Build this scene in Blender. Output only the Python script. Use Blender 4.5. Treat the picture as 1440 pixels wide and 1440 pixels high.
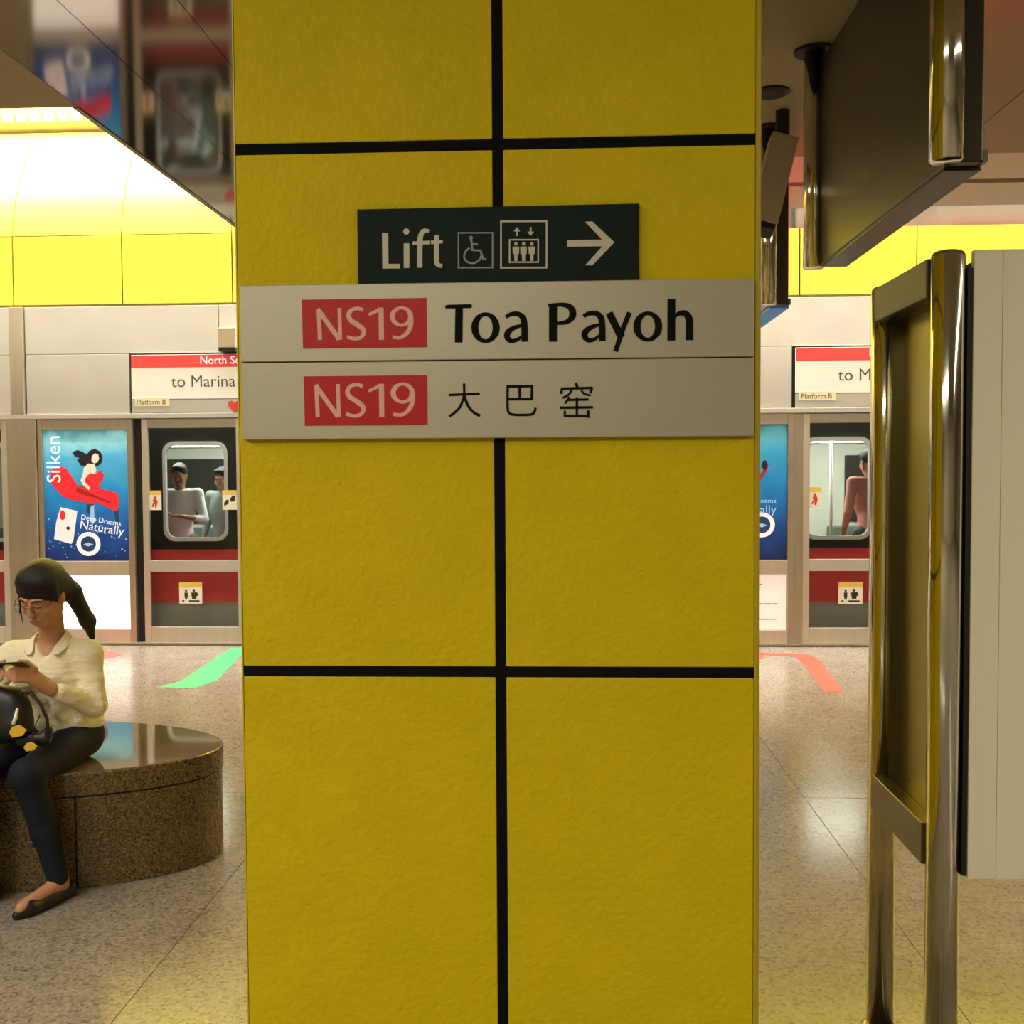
import bpy, bmesh, math, random
import numpy as np
from mathutils import Vector, Matrix

random.seed(7); np.random.seed(7)
for o in list(bpy.data.objects):
    bpy.data.objects.remove(o)
S = bpy.context.scene
COL = S.collection

# ------------------------------------------------------------ camera
def make_camera():
    cd = bpy.data.cameras.new('camera'); cam = bpy.data.objects.new('camera', cd); COL.objects.link(cam)
    yaw, pitch, roll = math.radians(2.7717), math.radians(-2.25), math.radians(-0.3295)
    r = Vector((math.cos(yaw), math.sin(yaw), 0)); f = Vector((-math.sin(yaw), math.cos(yaw), 0)); u = Vector((0, 0, 1))
    f, u = f*math.cos(pitch)+u*math.sin(pitch), u*math.cos(pitch)-f*math.sin(pitch)
    r, u = r*math.cos(roll)+u*math.sin(roll), u*math.cos(roll)-r*math.sin(roll)
    m = Matrix((r, u, -f)).transposed().to_4x4(); m.translation = Vector((0, 0, 1.6))
    cam.matrix_world = m
    cd.sensor_width = 36; cd.lens = 36*1500/1440
    cd.clip_start = .05; cd.clip_end = 100
    S.camera = cam
make_camera()

# ------------------------------------------------------------ world, lights, exposure
W = bpy.data.worlds.new('world'); S.world = W; W.use_nodes = True
W.node_tree.nodes['Background'].inputs[0].default_value = (1, .9, .75, 1)
W.node_tree.nodes['Background'].inputs[1].default_value = .02
S.view_settings.view_transform = 'Standard'; S.view_settings.look = 'None'
S.view_settings.exposure = 0; S.view_settings.gamma = 1; S.view_settings.use_curve_mapping = False

def area(name, loc, sx, sy, power, target, col=(1, .87, .68)):
    l = bpy.data.lights.new(name, 'AREA'); l.shape = 'RECTANGLE'; l.size = sx; l.size_y = sy
    l.energy = power; l.color = col
    o = bpy.data.objects.new(name, l); COL.objects.link(o); o.location = loc
    d = Vector(target)-Vector(loc)
    o.rotation_euler = d.to_track_quat('-Z', 'Y').to_euler()
    return o
# cove battens under the roof above the screen doors, and lamps standing on the back edge of the dropped ceiling
area('cove_batten_light', (0, 9.60, 5.07), 18, .10, 1550, (0, 10.3, 4.5), (1, .98, .86))
area('ceiling_edge_light', (3.7, 6.80, 3.42), 11.4, .12, 85, (3.7, 9.75, 3.2), (1, .97, .88))
area('ceiling_edge_light', (-5.6, 5.6, 3.75), 6.8, .12, 65, (-5.2, 9.75, 3.0), (1, .97, .88))
area('added_floor_fill', (0, 8.9, 5.0), 18, .15, 150, (0, 8.95, 0), (1, .95, .85)).data.spread = math.radians(56)  # added fill from an unseen source, brightens the floor near the doors
# unseen fill added between screen doors and train, to brighten the train side
area('added_train_fill', (0, 9.86, 2.75), 18, .05, 380, (0, 9.93, 0), (1, .95, .86))
# platform ceiling lights around and behind the viewer
area('ceiling_light_left', (-3.0, .8, 3.12), .25, 5.0, 150, (-3.0, .8, 0), (1, .94, .72))
area('ceiling_light_middle', (-1.3, -1.9, 3.12), 2.6, .3, 85, (-1.2, -1.4, 0), (1, .94, .72))
area('ceiling_light_right', (3.4, .2, 3.12), .25, 4.5, 95, (3.4, .2, 0), (1, .94, .72))

# ------------------------------------------------------------ helpers
class MB:
    def __init__(s): s.v = []; s.f = []
    def add(s, vs, fs):
        n = len(s.v); s.v += [tuple(map(float, p)) for p in vs]; s.f += [tuple(n+i for i in f) for f in fs]; return s
    def box(s, x0, x1, y0, y1, z0, z1):
        return s.add([(x0,y0,z0),(x1,y0,z0),(x1,y1,z0),(x0,y1,z0),(x0,y0,z1),(x1,y0,z1),(x1,y1,z1),(x0,y1,z1)],
              [(0,3,2,1),(4,5,6,7),(0,1,5,4),(1,2,6,5),(2,3,7,6),(3,0,4,7)])
    def cyl(s, p0, p1, r0, r1=None, n=24):
        return s.tube([p0, p1], [r0, r0 if r1 is None else r1], n)
    def tube(s, path, r, n=12, cap=True):
        path = [Vector(p) for p in path]
        rr = r if isinstance(r, (list, tuple)) else [r]*len(path)
        vs = []; m = len(path); up = None
        for i, p in enumerate(path):
            t = (path[min(i+1, m-1)]-path[max(i-1, 0)]).normalized()
            if up is None: up = t.orthogonal().normalized()
            else: up = (up-t*up.dot(t)).normalized()
            b = t.cross(up)
            for k in range(n):
                a = 2*math.pi*k/n
                vs.append(p+(up*math.cos(a)+b*math.sin(a))*rr[i])
        fs = [(i*n+k, i*n+(k+1) % n, (i+1)*n+(k+1) % n, (i+1)*n+k) for i in range(m-1) for k in range(n)]
        if cap: fs += [tuple(range(n-1, -1, -1)), tuple((m-1)*n+k for k in range(n))]
        return s.add(vs, fs)
    def lathe(s, prof, c=(0, 0, 0), n=32):
        vs = [(c[0]+r*math.cos(2*math.pi*k/n), c[1]+r*math.sin(2*math.pi*k/n), c[2]+z) for r, z in prof for k in range(n)]
        m = len(prof)
        fs = [(i*n+k, i*n+(k+1) % n, (i+1)*n+(k+1) % n, (i+1)*n+k) for i in range(m-1) for k in range(n)]
        fs += [tuple(range(n-1, -1, -1)), tuple((m-1)*n+k for k in range(n))]
        return s.add(vs, fs)
    def plate(s, loops, y0, y1):
        """closed loops in x,z (outer first, then holes), a slab from y0 (front) to y1 (back)"""
        bm = bmesh.new(); es = []
        for lp in loops:
            vv = [bm.verts.new((x, y0, z)) for x, z in lp]
            es += [bm.edges.new((vv[i], vv[(i+1) % len(vv)])) for i in range(len(vv))]
        bmesh.ops.triangle_fill(bm, use_beauty=True, use_dissolve=False, edges=es, normal=(0, -1, 0))
        bm.verts.index_update()
        vs = [tuple(v.co) for v in bm.verts]; n = len(vs)
        fs = []
        for f in bm.faces:
            ids = [v.index for v in f.verts]
            if f.normal.y > 0: ids.reverse()
            fs.append(tuple(ids)); fs.append(tuple(n+i for i in reversed(ids)))
        for e in bm.edges:
            if len(e.link_faces) == 1:
                a, b = e.verts[0].index, e.verts[1].index
                fs.append((a, b, n+b, n+a))
        bm.free()
        return s.add(vs+[(x, y1, z) for x, y, z in vs], fs)
    def ribbon(s, pts, y0, y1, smooth=True, sub=6):
        """pts: (x, z, width) strokes laid in the x,z plane"""
        P = [np.array(p, float) for p in pts]
        if smooth and len(P) > 2:
            Q = []
            E_ = [2*P[0]-P[1]]+P+[2*P[-1]-P[-2]]
            for i in range(1, len(E_)-2):
                p0, p1, p2, p3 = E_[i-1:i+3]
                for k in range(sub):
                    t = k/sub
                    Q.append(.5*((2*p1)+(-p0+p2)*t+(2*p0-5*p1+4*p2-p3)*t*t+(-p0+3*p1-3*p2+p3)*t**3))
            Q.append(P[-1]); P = Q
        vs = []
        for i, p in enumerate(P):
            t = P[min(i+1, len(P)-1)][:2]-P[max(i-1, 0)][:2]
            t /= (np.linalg.norm(t)+1e-9); nrm = np.array([-t[1], t[0]])
            a = p[:2]+nrm*p[2]/2; b = p[:2]-nrm*p[2]/2
            vs += [(a[0], y0, a[1]), (b[0], y0, b[1]), (a[0], y1, a[1]), (b[0], y1, b[1])]
        fs = [(0, 1, 3, 2), (len(vs)-4, len(vs)-2, len(vs)-1, len(vs)-3)]
        for i in range(len(P)-1):
            k = 4*i
            fs += [(k, k+4, k+5, k+1), (k, k+2, k+6, k+4), (k+1, k+5, k+7, k+3)]
        return s.add(vs, fs)
    def build(s, name, mat, parent=None, bevel=0, smooth=False, seg=2):
        off = Vector((0, 0, 0))
        if parent is not None:
            q = parent
            while q is not None: off = off+q.location; q = q.parent
        me = bpy.data.meshes.new(name); me.from_pydata([tuple(Vector(v)-off) for v in s.v], [], s.f)
        bm = bmesh.new(); bm.from_mesh(me); bmesh.ops.recalc_face_normals(bm, faces=bm.faces); bm.to_mesh(me); bm.free()
        me.materials.append(mat)
        if smooth: me.shade_smooth()
        o = bpy.data.objects.new(name, me); COL.objects.link(o)
        if parent is not None: o.parent = parent
        if bevel:
            b = o.modifiers.new('bevel', 'BEVEL'); b.width = bevel; b.segments = seg; b.limit_method = 'ANGLE'
        return o

def box(name, x0, x1, y0, y1, z0, z1, m, parent=None, bevel=0):
    return MB().box(x0, x1, y0, y1, z0, z1).build(name, m, parent, bevel)
def tag(o, label=None, cat=None, group=None, kind=None):
    if label: o['label'] = label
    if cat: o['category'] = cat
    if group: o['group'] = group
    if kind: o['kind'] = kind
    return o
def empty(name, loc=(0, 0, 0), **k):
    o = bpy.data.objects.new(name, None); COL.objects.link(o); o.location = loc; o.empty_display_size = .1
    return tag(o, **k)
def copy_tree(o, parent=None):
    c = o.copy(); COL.objects.link(c); c.parent = parent
    for ch in list(o.children): copy_tree(ch, c)
    return c
def rrect(x0, x1, z0, z1, r, n=6):
    out = []
    for cx, cz, a0 in ((x1-r, z1-r, 0), (x0+r, z1-r, 90), (x0+r, z0+r, 180), (x1-r, z0+r, 270)):
        for k in range(n+1):
            a = math.radians(a0+90*k/n); out.append((cx+r*math.cos(a), cz+r*math.sin(a)))
    return out
def disc(cx, cz, rx, rz=None, n=32):
    rz = rx if rz is None else rz
    return [(cx+rx*math.cos(2*math.pi*k/n), cz+rz*math.sin(2*math.pi*k/n)) for k in range(n)]
def text(name, body, x, z, size, y, m, parent=None, align='LEFT', rot=0, xs=1.0, depth=.001):
    cu = bpy.data.curves.new('text', 'FONT'); cu.body = body; cu.size = size; cu.align_x = align
    cu.extrude = depth/2; cu.resolution_u = 3
    to = bpy.data.objects.new('text', cu); COL.objects.link(to)
    bpy.context.view_layer.update()
    me = bpy.data.meshes.new_from_object(to.evaluated_get(bpy.context.evaluated_depsgraph_get()))
    bpy.data.objects.remove(to)
    off = Vector((0, 0, 0)); q = parent
    while q is not None: off = off+q.location; q = q.parent
    c, s_ = math.cos(rot), math.sin(rot)
    for v in me.vertices:
        px, py, pz = v.co; px *= xs
        v.co = Vector((x+px*c-py*s_, y-pz, z+px*s_+py*c))-off
    me.materials.clear(); me.materials.append(m)
    o = bpy.data.objects.new(name, me); COL.objects.link(o); o.parent = parent; o['kind'] = 'stuff'
    return o

# ------------------------------------------------------------ materials
def mat(name, col, rough=.5, metal=0, spec=.5, bump=None, vary=None, emit=None, coat=0, stretch=None):
    m = bpy.data.materials.new(name); m.use_nodes = True; nt = m.node_tree; b = nt.nodes['Principled BSDF']
    b.inputs['Base Color'].default_value = (*col, 1); b.inputs['Roughness'].default_value = rough
    b.inputs['Metallic'].default_value = metal; b.inputs['Specular IOR Level'].default_value = spec
    b.inputs['Coat Weight'].default_value = coat
    tc = nt.nodes.new('ShaderNodeTexCoord')
    src = tc.outputs['Object']
    if stretch:
        mp = nt.nodes.new('ShaderNodeMapping'); mp.inputs['Scale'].default_value = stretch
        nt.links.new(src, mp.inputs[0]); src = mp.outputs[0]
    if bump:
        n = nt.nodes.new('ShaderNodeTexNoise'); n.inputs['Scale'].default_value = bump[0]; n.inputs['Detail'].default_value = 3
        bp = nt.nodes.new('ShaderNodeBump'); bp.inputs['Strength'].default_value = bump[1]; bp.inputs['Distance'].default_value = bump[2] if len(bump) > 2 else .004
        nt.links.new(src, n.inputs['Vector']); nt.links.new(n.outputs['Fac'], bp.inputs['Height']); nt.links.new(bp.outputs[0], b.inputs['Normal'])
    if vary:   # (scale, colour, contrast)
        n = nt.nodes.new('ShaderNodeTexNoise'); n.inputs['Scale'].default_value = vary[0]; n.inputs['Detail'].default_value = 4
        r = nt.nodes.new('ShaderNodeValToRGB'); c = vary[2]
        r.color_ramp.elements[0].position = .5-c; r.color_ramp.elements[1].position = .5+c
        r.color_ramp.elements[0].color = (*col, 1); r.color_ramp.elements[1].color = (*vary[1], 1)
        nt.links.new(src, n.inputs['Vector']); nt.links.new(n.outputs['Fac'], r.inputs[0]); nt.links.new(r.outputs[0], b.inputs['Base Color'])
    if emit:
        b.inputs['Emission Color'].default_value = (*emit[0], 1); b.inputs['Emission Strength'].default_value = emit[1]
    return m
def speckle(name, cols, scale, rough, spec=.5, bumpy=0):
    """polished granite / terrazzo: two sizes of coloured grain"""
    m = bpy.data.materials.new(name); m.use_nodes = True; nt = m.node_tree; b = nt.nodes['Principled BSDF']
    tc = nt.nodes.new('ShaderNodeTexCoord'); v = nt.nodes.new('ShaderNodeTexVoronoi'); v.inputs['Scale'].default_value = scale
    w = nt.nodes.new('ShaderNodeSeparateColor'); r = nt.nodes.new('ShaderNodeValToRGB')
    e = r.color_ramp.elements; e[0].position = 0; e[0].color = (*cols[0], 1); e[1].position = 1; e[1].color = (*cols[-1], 1)
    for i, c in enumerate(cols[1:-1]): e.new((i+1)/(len(cols)-1)).color = (*c, 1)
    n = nt.nodes.new('ShaderNodeTexNoise'); n.inputs['Scale'].default_value = 3.5; n.inputs['Detail'].default_value = 6
    mx = nt.nodes.new('ShaderNodeMix'); mx.data_type = 'RGBA'; mx.blend_type = 'MULTIPLY'; mx.inputs['Factor'].default_value = .35
    nt.links.new(tc.outputs['Object'], v.inputs['Vector']); nt.links.new(tc.outputs['Object'], n.inputs['Vector'])
    nt.links.new(v.outputs['Color'], w.inputs[0]); nt.links.new(w.outputs[0], r.inputs[0])
    nt.links.new(r.outputs[0], mx.inputs[6]); nt.links.new(n.outputs['Fac'], mx.inputs[7]); nt.links.new(mx.outputs[2], b.inputs['Base Color'])
    b.inputs['Roughness'].default_value = rough; b.inputs['Specular IOR Level'].default_value = spec
    return m
def glass(name, tint, refl=.06):
    m = bpy.data.materials.new(name); m.use_nodes = True; nt = m.node_tree; nt.nodes.clear()
    out = nt.nodes.new('ShaderNodeOutputMaterial'); t = nt.nodes.new('ShaderNodeBsdfTransparent'); g = nt.nodes.new('ShaderNodeBsdfGlossy')
    mix = nt.nodes.new('ShaderNodeMixShader'); fr = nt.nodes.new('ShaderNodeFresnel'); fr.inputs[0].default_value = 1.45
    t.inputs[0].default_value = (*tint, 1); g.inputs['Roughness'].default_value = .03
    nt.links.new(fr.outputs[0], mix.inputs[0]); nt.links.new(t.outputs[0], mix.inputs[1]); nt.links.new(g.outputs[0], mix.inputs[2]); nt.links.new(mix.outputs[0], out.inputs[0])
    return m
def ramp_print(name, stops, z0, z1, emit, noise=None):
    """a printed vertical colour gradient (poster artwork) on a backlit sheet"""
    m = bpy.data.materials.new(name); m.use_nodes = True; nt = m.node_tree; b = nt.nodes['Principled BSDF']
    tc = nt.nodes.new('ShaderNodeTexCoord'); sp = nt.nodes.new('ShaderNodeSeparateXYZ'); mr = nt.nodes.new('ShaderNodeMapRange')
    mr.inputs['From Min'].default_value = z0; mr.inputs['From Max'].default_value = z1
    r = nt.nodes.new('ShaderNodeValToRGB'); e = r.color_ramp.elements
    e[0].position = stops[0][0]; e[0].color = (*stops[0][1], 1); e[1].position = stops[-1][0]; e[1].color = (*stops[-1][1], 1)
    for p, c in stops[1:-1]: e.new(p).color = (*c, 1)
    n = nt.nodes.new('ShaderNodeTexNoise'); n.inputs['Scale'].default_value = 5; n.inputs['Detail'].default_value = 5
    ad = nt.nodes.new('ShaderNodeMath'); ad.operation = 'MULTIPLY_ADD'; ad.inputs[1].default_value = .3
    sb = nt.nodes.new('ShaderNodeMath'); sb.operation = 'SUBTRACT'; sb.inputs[1].default_value = .15
    nt.links.new(tc.outputs['Object'], sp.inputs[0]); nt.links.new(sp.outputs[2], mr.inputs[0]); nt.links.new(tc.outputs['Object'], n.inputs['Vector'])
    nt.links.new(n.outputs['Fac'], ad.inputs[0]); nt.links.new(mr.outputs[0], ad.inputs[2]); nt.links.new(ad.outputs[0], sb.inputs[0]); nt.links.new(sb.outputs[0], r.inputs[0])
    nt.links.new(r.outputs[0], b.inputs['Base Color']); nt.links.new(r.outputs[0], b.inputs['Emission Color'])
    b.inputs['Emission Strength'].default_value = emit; b.inputs['Roughness'].default_value = .3
    return m

M = dict(
 yellow=mat('yellow_plaster', (.60, .445, .004), .62, spec=.15, bump=(80, .5, .006), vary=(9, (.66, .49, .006), .25)),
 yellow_trim=mat('yellow_corner', (.50, .36, .006), .5, bump=(50, .2, .003)),
 joint=mat('black_joint', (.005, .005, .004), .75, spec=.08),
 sign_grey=mat('brushed_sign_metal', (.46, .41, .31), .42, .35, bump=(60, .06, .002), stretch=(.3, 1, 9)),
 sign_edge=mat('sign_edge', (.30, .26, .20), .4, .6),
 sign_red=mat('sign_red', (.48, .012, .010), .45, spec=.3),
 sign_pink=mat('sign_pale_lettering', (.78, .42, .33), .5, spec=.3),
 sign_black=mat('sign_black', (.006, .007, .005), .6, spec=.06),
 lift_green=mat('dark_green_plate', (.007, .016, .013), .55, spec=.12),
 lift_ink=mat('lift_lettering', (.55, .50, .40), .5),
 lift_ink2=mat('lift_pictogram', (.24, .27, .25), .5),
 cove=mat('yellow_cladding', (.92, .80, .085), .35, spec=.4),
 cove_back=mat('cove_backing', (.10, .075, .01), .8),
 steel=mat('brushed_steel', (.66, .60, .51), .42, .55, bump=(80, .05, .002), vary=(4, (.58, .52, .43), .35), stretch=(6, 6, .4)),
 steel_warm=mat('warm_steel', (.50, .43, .34), .38, .7, vary=(3, (.42, .36, .27), .3), stretch=(5, 5, .4)),
 steel_pale=mat('pale_header_panel', (.68, .65, .60), .42, .6, vary=(2.2, (.60, .57, .52), .4)),
 chrome=mat('polished_steel', (.74, .70, .62), .10, 1.0),
 steel_dark=mat('dark_brushed_steel', (.20, .165, .085), .32, 1.0, bump=(120, .04, .001), stretch=(8, 8, .3)),
 rail_dark=mat('rail_dark_reflection', (.055, .046, .022), .42, .3),  # dark reflection in the top rail is put into this base colour
 sidepanel=mat('steel_yellow_reflection', (.42, .375, .155), .42, 1.0, stretch=(8, 8, .3), bump=(90, .04, .001)),  # steel; the yellow it reflects is tinted into the base colour
 black=mat('black_gap', (.008, .007, .006), .6),
 board=mat('white_board_plank', (.86, .79, .62), .55, spec=.3),
 mirror=mat('bronze_mirror_ceiling', (.235, .21, .17), .068, 1.0, vary=(14, (.23, .205, .165), .4)),
 mirror_strip=mat('polished_strip', (.50, .44, .36), .12, 1.0),
 ceil=mat('matte_ceiling_panel', (.36, .31, .22), .7, spec=.2),
 ceil_pale=mat('pale_ceiling_strip', (.72, .66, .56), .6, spec=.2),
 roof=mat('upper_roof', (.75, .62, .38), .8),
 box_dark=mat('dark_sign_box', (.045, .036, .020), .3, .3, spec=.5),
 blue=mat('blue_sign_face', (.05, .20, .42), .35, emit=((.05, .22, .5), .25)),
 red_glow=mat('added_red_glow', (.7, .06, .04), .4, emit=((1, .08, .05), 1.2)),  # added glow for the hidden sign face, reddens the ceiling beside it
 housing=mat('pale_grey_housing', (.46, .40, .29), .5),
 floor=speckle('granite_floor', [(.17, .135, .125), (.32, .275, .25), (.38, .335, .31), (.26, .215, .19), (.43, .385, .36)], 95, .18, .4),
 grout=mat('floor_joint', (.24, .20, .15), .7),
 green_tape=mat('green_floor_tape', (.06, .40, .17), .5),
 red_tape=mat('red_floor_tape', (.66, .085, .065), .5),
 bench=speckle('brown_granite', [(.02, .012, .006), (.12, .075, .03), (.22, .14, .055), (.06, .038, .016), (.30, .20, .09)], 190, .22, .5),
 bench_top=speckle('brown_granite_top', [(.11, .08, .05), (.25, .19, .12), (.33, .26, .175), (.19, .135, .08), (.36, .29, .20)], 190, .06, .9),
 train_dark=mat('train_dark_body', (.035, .036, .03), .3, .2),
 train_red=mat('train_red_band', (.85, .06, .06), .45),
 train_grey=mat('train_grey_skirt', (.48, .47, .41), .45, .3),
 train_rim=mat('window_rim', (.78, .75, .68), .4, .3),
 train_in=mat('train_interior_wall', (.55, .58, .50), .5),
 train_seat=mat('train_seat', (.10, .14, .12), .5),
 tube=mat('train_lamp', (.9, .95, .85), .5, emit=((1, 1, .92), 6)),
 glass=glass('door_glass', (.91, .92, .90)),
 glass_train=glass('train_glass', (.88, .90, .88)),
 lightbox=mat('lit_white_panel', (.9, .9, .88), .4, emit=((1, .99, .96), 1.1)),
 white_panel=mat('white_notice_panel', (.85, .83, .78), .5, emit=((1, .97, .9), .35)),
 sign_white=mat('white_sign_face', (.82, .80, .75), .45, emit=((1, .97, .9), .10)),
 stripe_red=mat('red_sign_stripe', (.78, .06, .055), .45, emit=((1, .06, .06), .12)),
 cream=mat('cream_sticker', (.88, .80, .56), .5),
 st_yellow=mat('sticker_yellow', (.80, .58, .10), .5),
 st_white=mat('sticker_white', (.88, .84, .74), .5),
 st_black=mat('sticker_black', (.03, .025, .02), .6),
 st_red=mat('sticker_red', (.60, .05, .04), .5),
 ink_grey=mat('grey_print', (.09, .085, .08), .6),
 white_print=mat('white_print', (.9, .93, .96), .5, emit=((.9, .95, 1), .35)),
 p_red=mat('poster_red', (.75, .02, .03), .5, emit=((.9, .02, .035), .35)),
 p_dred=mat('poster_dark_red', (.40, .008, .015), .5, emit=((.4, .01, .015), .2)),
 p_skin=mat('poster_skin', (.85, .72, .62), .5, emit=((.9, .78, .68), .3)),
 p_hair=mat('poster_hair', (.02, .012, .02), .5),
 p_navy=mat('poster_navy', (.015, .04, .13), .5, emit=((.02, .05, .16), .3)),
 p_pale=mat('poster_pale_blue', (.35, .60, .80), .5, emit=((.3, .55, .8), .3)),
 p_pink=mat('poster_pale_pink', (.88, .76, .80), .5, emit=((.9, .78, .82), .4)),
 skin=mat('skin', (.47, .235, .135), .5, spec=.35),
 skin_dark=mat('skin_brown', (.30, .15, .085), .5, spec=.35),
 lip=mat('lips', (.38, .11, .085), .5),
 hair=mat('black_hair', (.010, .008, .008), .42, spec=.3, bump=(60, .7, .005), stretch=(6, 6, .5)),
 blouse=mat('cream_blouse', (.84, .755, .58), .75, spec=.2, bump=(16, .7, .02), stretch=(1, 1, 2.2)),
 jeans=mat('dark_jeans', (.010, .013, .027), .75, spec=.2, bump=(30, .25, .006)),
 leather=mat('black_leather', (.008, .008, .009), .45, bump=(90, .15, .002)),
 metal_thin=mat('spectacle_frame', (.16, .10, .07), .25, .8),
 tag_yellow=mat('yellow_tag', (.72, .43, .035), .5),
 phone=mat('phone_shell', (.010, .010, .012), .2),
 grey_shirt=mat('pale_grey_shirt', (.72, .72, .74), .8, bump=(20, .3, .01)),
 pink_shirt=mat('pink_shirt', (.72, .32, .27), .8, bump=(20, .3, .01)),
 teal_shirt=mat('grey_green_shirt', (.28, .36, .33), .8),
 trousers=mat('grey_trousers', (.09, .10, .10), .8),
 back=mat('far_room_wall', (.38, .33, .26), .6),
)

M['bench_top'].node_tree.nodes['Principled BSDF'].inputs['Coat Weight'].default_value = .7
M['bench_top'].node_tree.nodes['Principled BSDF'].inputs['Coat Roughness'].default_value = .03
# ------------------------------------------------------------ setting: floor
floor = box('floor', -9.5, 9.5, -4.5, 9.62, -.12, -.006, M['grout']); tag(floor, kind='structure')
tile_me = None
for i in range(-6, 8):
    for j in range(-3, 7):
        x0, x1 = 1.165+1.2425*(i-1), 1.165+1.2425*i
        y0, y1 = 8.92-1.2425*(j+1), 8.92-1.2425*j
        x0, x1 = max(x0, -9.5), min(x1, 9.5); y1 = min(y1, 9.62)
        if x1-x0 < .1 or y1-y0 < .1: continue
        box('floor_tile', x0+.0015, x1-.0015, y0+.0015, y1-.0015, -.006, random.uniform(-.0004, 0), M['floor'], floor)

# walls that close the hall
tag(box('wall_left', -9.7, -9.5, -4.5, 12.6, -1.2, 5.4, M['back']), kind='structure')
tag(box('wall_right', 9.5, 9.7, -4.5, 12.6, -1.2, 5.4, M['back']), kind='structure')
tag(box('wall_front', -9.7, 9.7, -4.7, -4.5, -.12, 5.4, M['back']), kind='structure')
tag(box('wall_track', -9.7, 9.7, 12.6, 12.8, -1.2, 5.4, M['back']), kind='structure')

# ------------------------------------------------------------ setting: ceiling
ceiling = empty('ceiling', (0, 0, 3.15), kind='structure')
CZ = 3.15
def cpanel(name, x0, x1, y0, y1, m, dz=0, g=.003):
    return box(name, x0+g, x1-g, y0+g, y1-g, CZ+dz, CZ+dz+.03, m, ceiling)
xs = [-2.05+.395*k for k in range(6)]
for a, b in zip(xs[:-1], xs[1:]):
    for y0, y1 in ((2.9, 6.9),):
        cpanel('mirror_panel', a, b, y0, y1, M['mirror'], g=.0015)
for a, b in ((-9.5, -7.5), (-7.5, -5.4), (-5.4, -3.7), (-3.7, -2.05)):
    for y0, y1 in ((-4.5, -1.5), (-1.5, 1.5), (1.5, 4.5)):
        cpanel('ceiling_panel', a, b, y0, y1, M['ceil'])
for a, b in ((-2.05, -.075), (-.075, 1.9), (1.9, 4.4), (4.4, 6.9), (6.9, 9.5)):
    for y0, y1 in ((-4.5, -1.5), (-1.5, .9), (.9, 2.9)):
        cpanel('ceiling_panel', a, b, y0, y1, M['ceil'])
for a, b in ((-.075, 1.9), (1.9, 4.4), (4.4, 6.9), (6.9, 9.5)):
    cpanel('ceiling_panel', a, b, 2.9, 5.44, M['ceil'])
    cpanel('ceiling_panel', a, b, 5.44, 5.92, M['ceil_pale'])
    cpanel('shadow_gap', a, b, 5.92, 6.0, M['black'], .04)
    cpanel('ceiling_panel', a, b, 6.0, 6.5, M['ceil_pale'])
    cpanel('polished_strip', a, b, 6.5, 7.03, M['mirror_strip'])
box('edge_strip', -2.075, -2.05, 4.5, 6.9, CZ-.004, CZ+.03, M['steel_dark'], ceiling)
box('upper_roof', -9.5, 9.5, 4.4, 12.6, 5.16, 5.26, M['roof'], ceiling)
box('ceiling_slab', -9.5, -2.05, -4.5, 4.5, CZ+.035, CZ+.10, M['roof'], ceiling)
box('ceiling_slab', -2.05, 9.5, -4.5, 6.9, CZ+.075, CZ+.13, M['roof'], ceiling)
# short fins of a vent under the roof, seen over the back edge of the left ceiling
for k in range(26): box('vent_fin', -6.4+.14*k, -6.31+.14*k, 10.50, 10.56, 5.09, 5.16, M['housing'], ceiling)

# yellow cove above the screen doors
cove = empty('wall_upper', (0, 9.75, 3.15), kind='structure')
prof = [(9.75, 3.795), (9.775, 3.93), (9.81, 4.07), (9.86, 4.22), (9.925, 4.36), (10.06, 4.60), (10.25, 4.80), (10.45, 4.93), (10.75, 5.05), (11.1, 5.13)]
JX = [-5.10+1.0318*k for k in range(-4, 15)]
for a, b in zip(JX[:-1], JX[1:]):
    box('flat_cladding_panel', a+.006, b-.006, 9.75, 9.775, 3.155, 3.785, M['cove'], cove, .004)
    mb = MB(); vs = []; n = len(prof)
    for (y, z) in prof: vs += [(a+.006, y, z), (b-.006, y, z), (b-.006, y+.03, z-.01), (a+.006, y+.03, z-.01)]
    fs = [(0, 1, 2, 3), (4*n-4, 4*n-1, 4*n-2, 4*n-3)]
    for i in range(n-1):
        for k in range(4): fs.append((4*i+k, 4*i+4+k, 4*i+4+(k+1) % 4, 4*i+(k+1) % 4))
    mb.add(vs, fs).build('curved_cladding_panel', M['cove'], cove, smooth=True).data.set_sharp_from_angle(angle=.9)
bk = MB(); vs = []
for (y, z) in [(9.79, 3.15)]+prof: vs += [(-9.5, y+.045, z-.02), (9.5, y+.045, z-.02)]
bk.add(vs, [(2*i, 2*i+1, 2*i+3, 2*i+2) for i in range(len(prof))]).build('backing_sheet', M['cove_back'], cove)
box('bottom_lip', -9.3, 9.5, 9.72, 9.80, 3.125, 3.15, M['cove_back'], cove)

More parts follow.
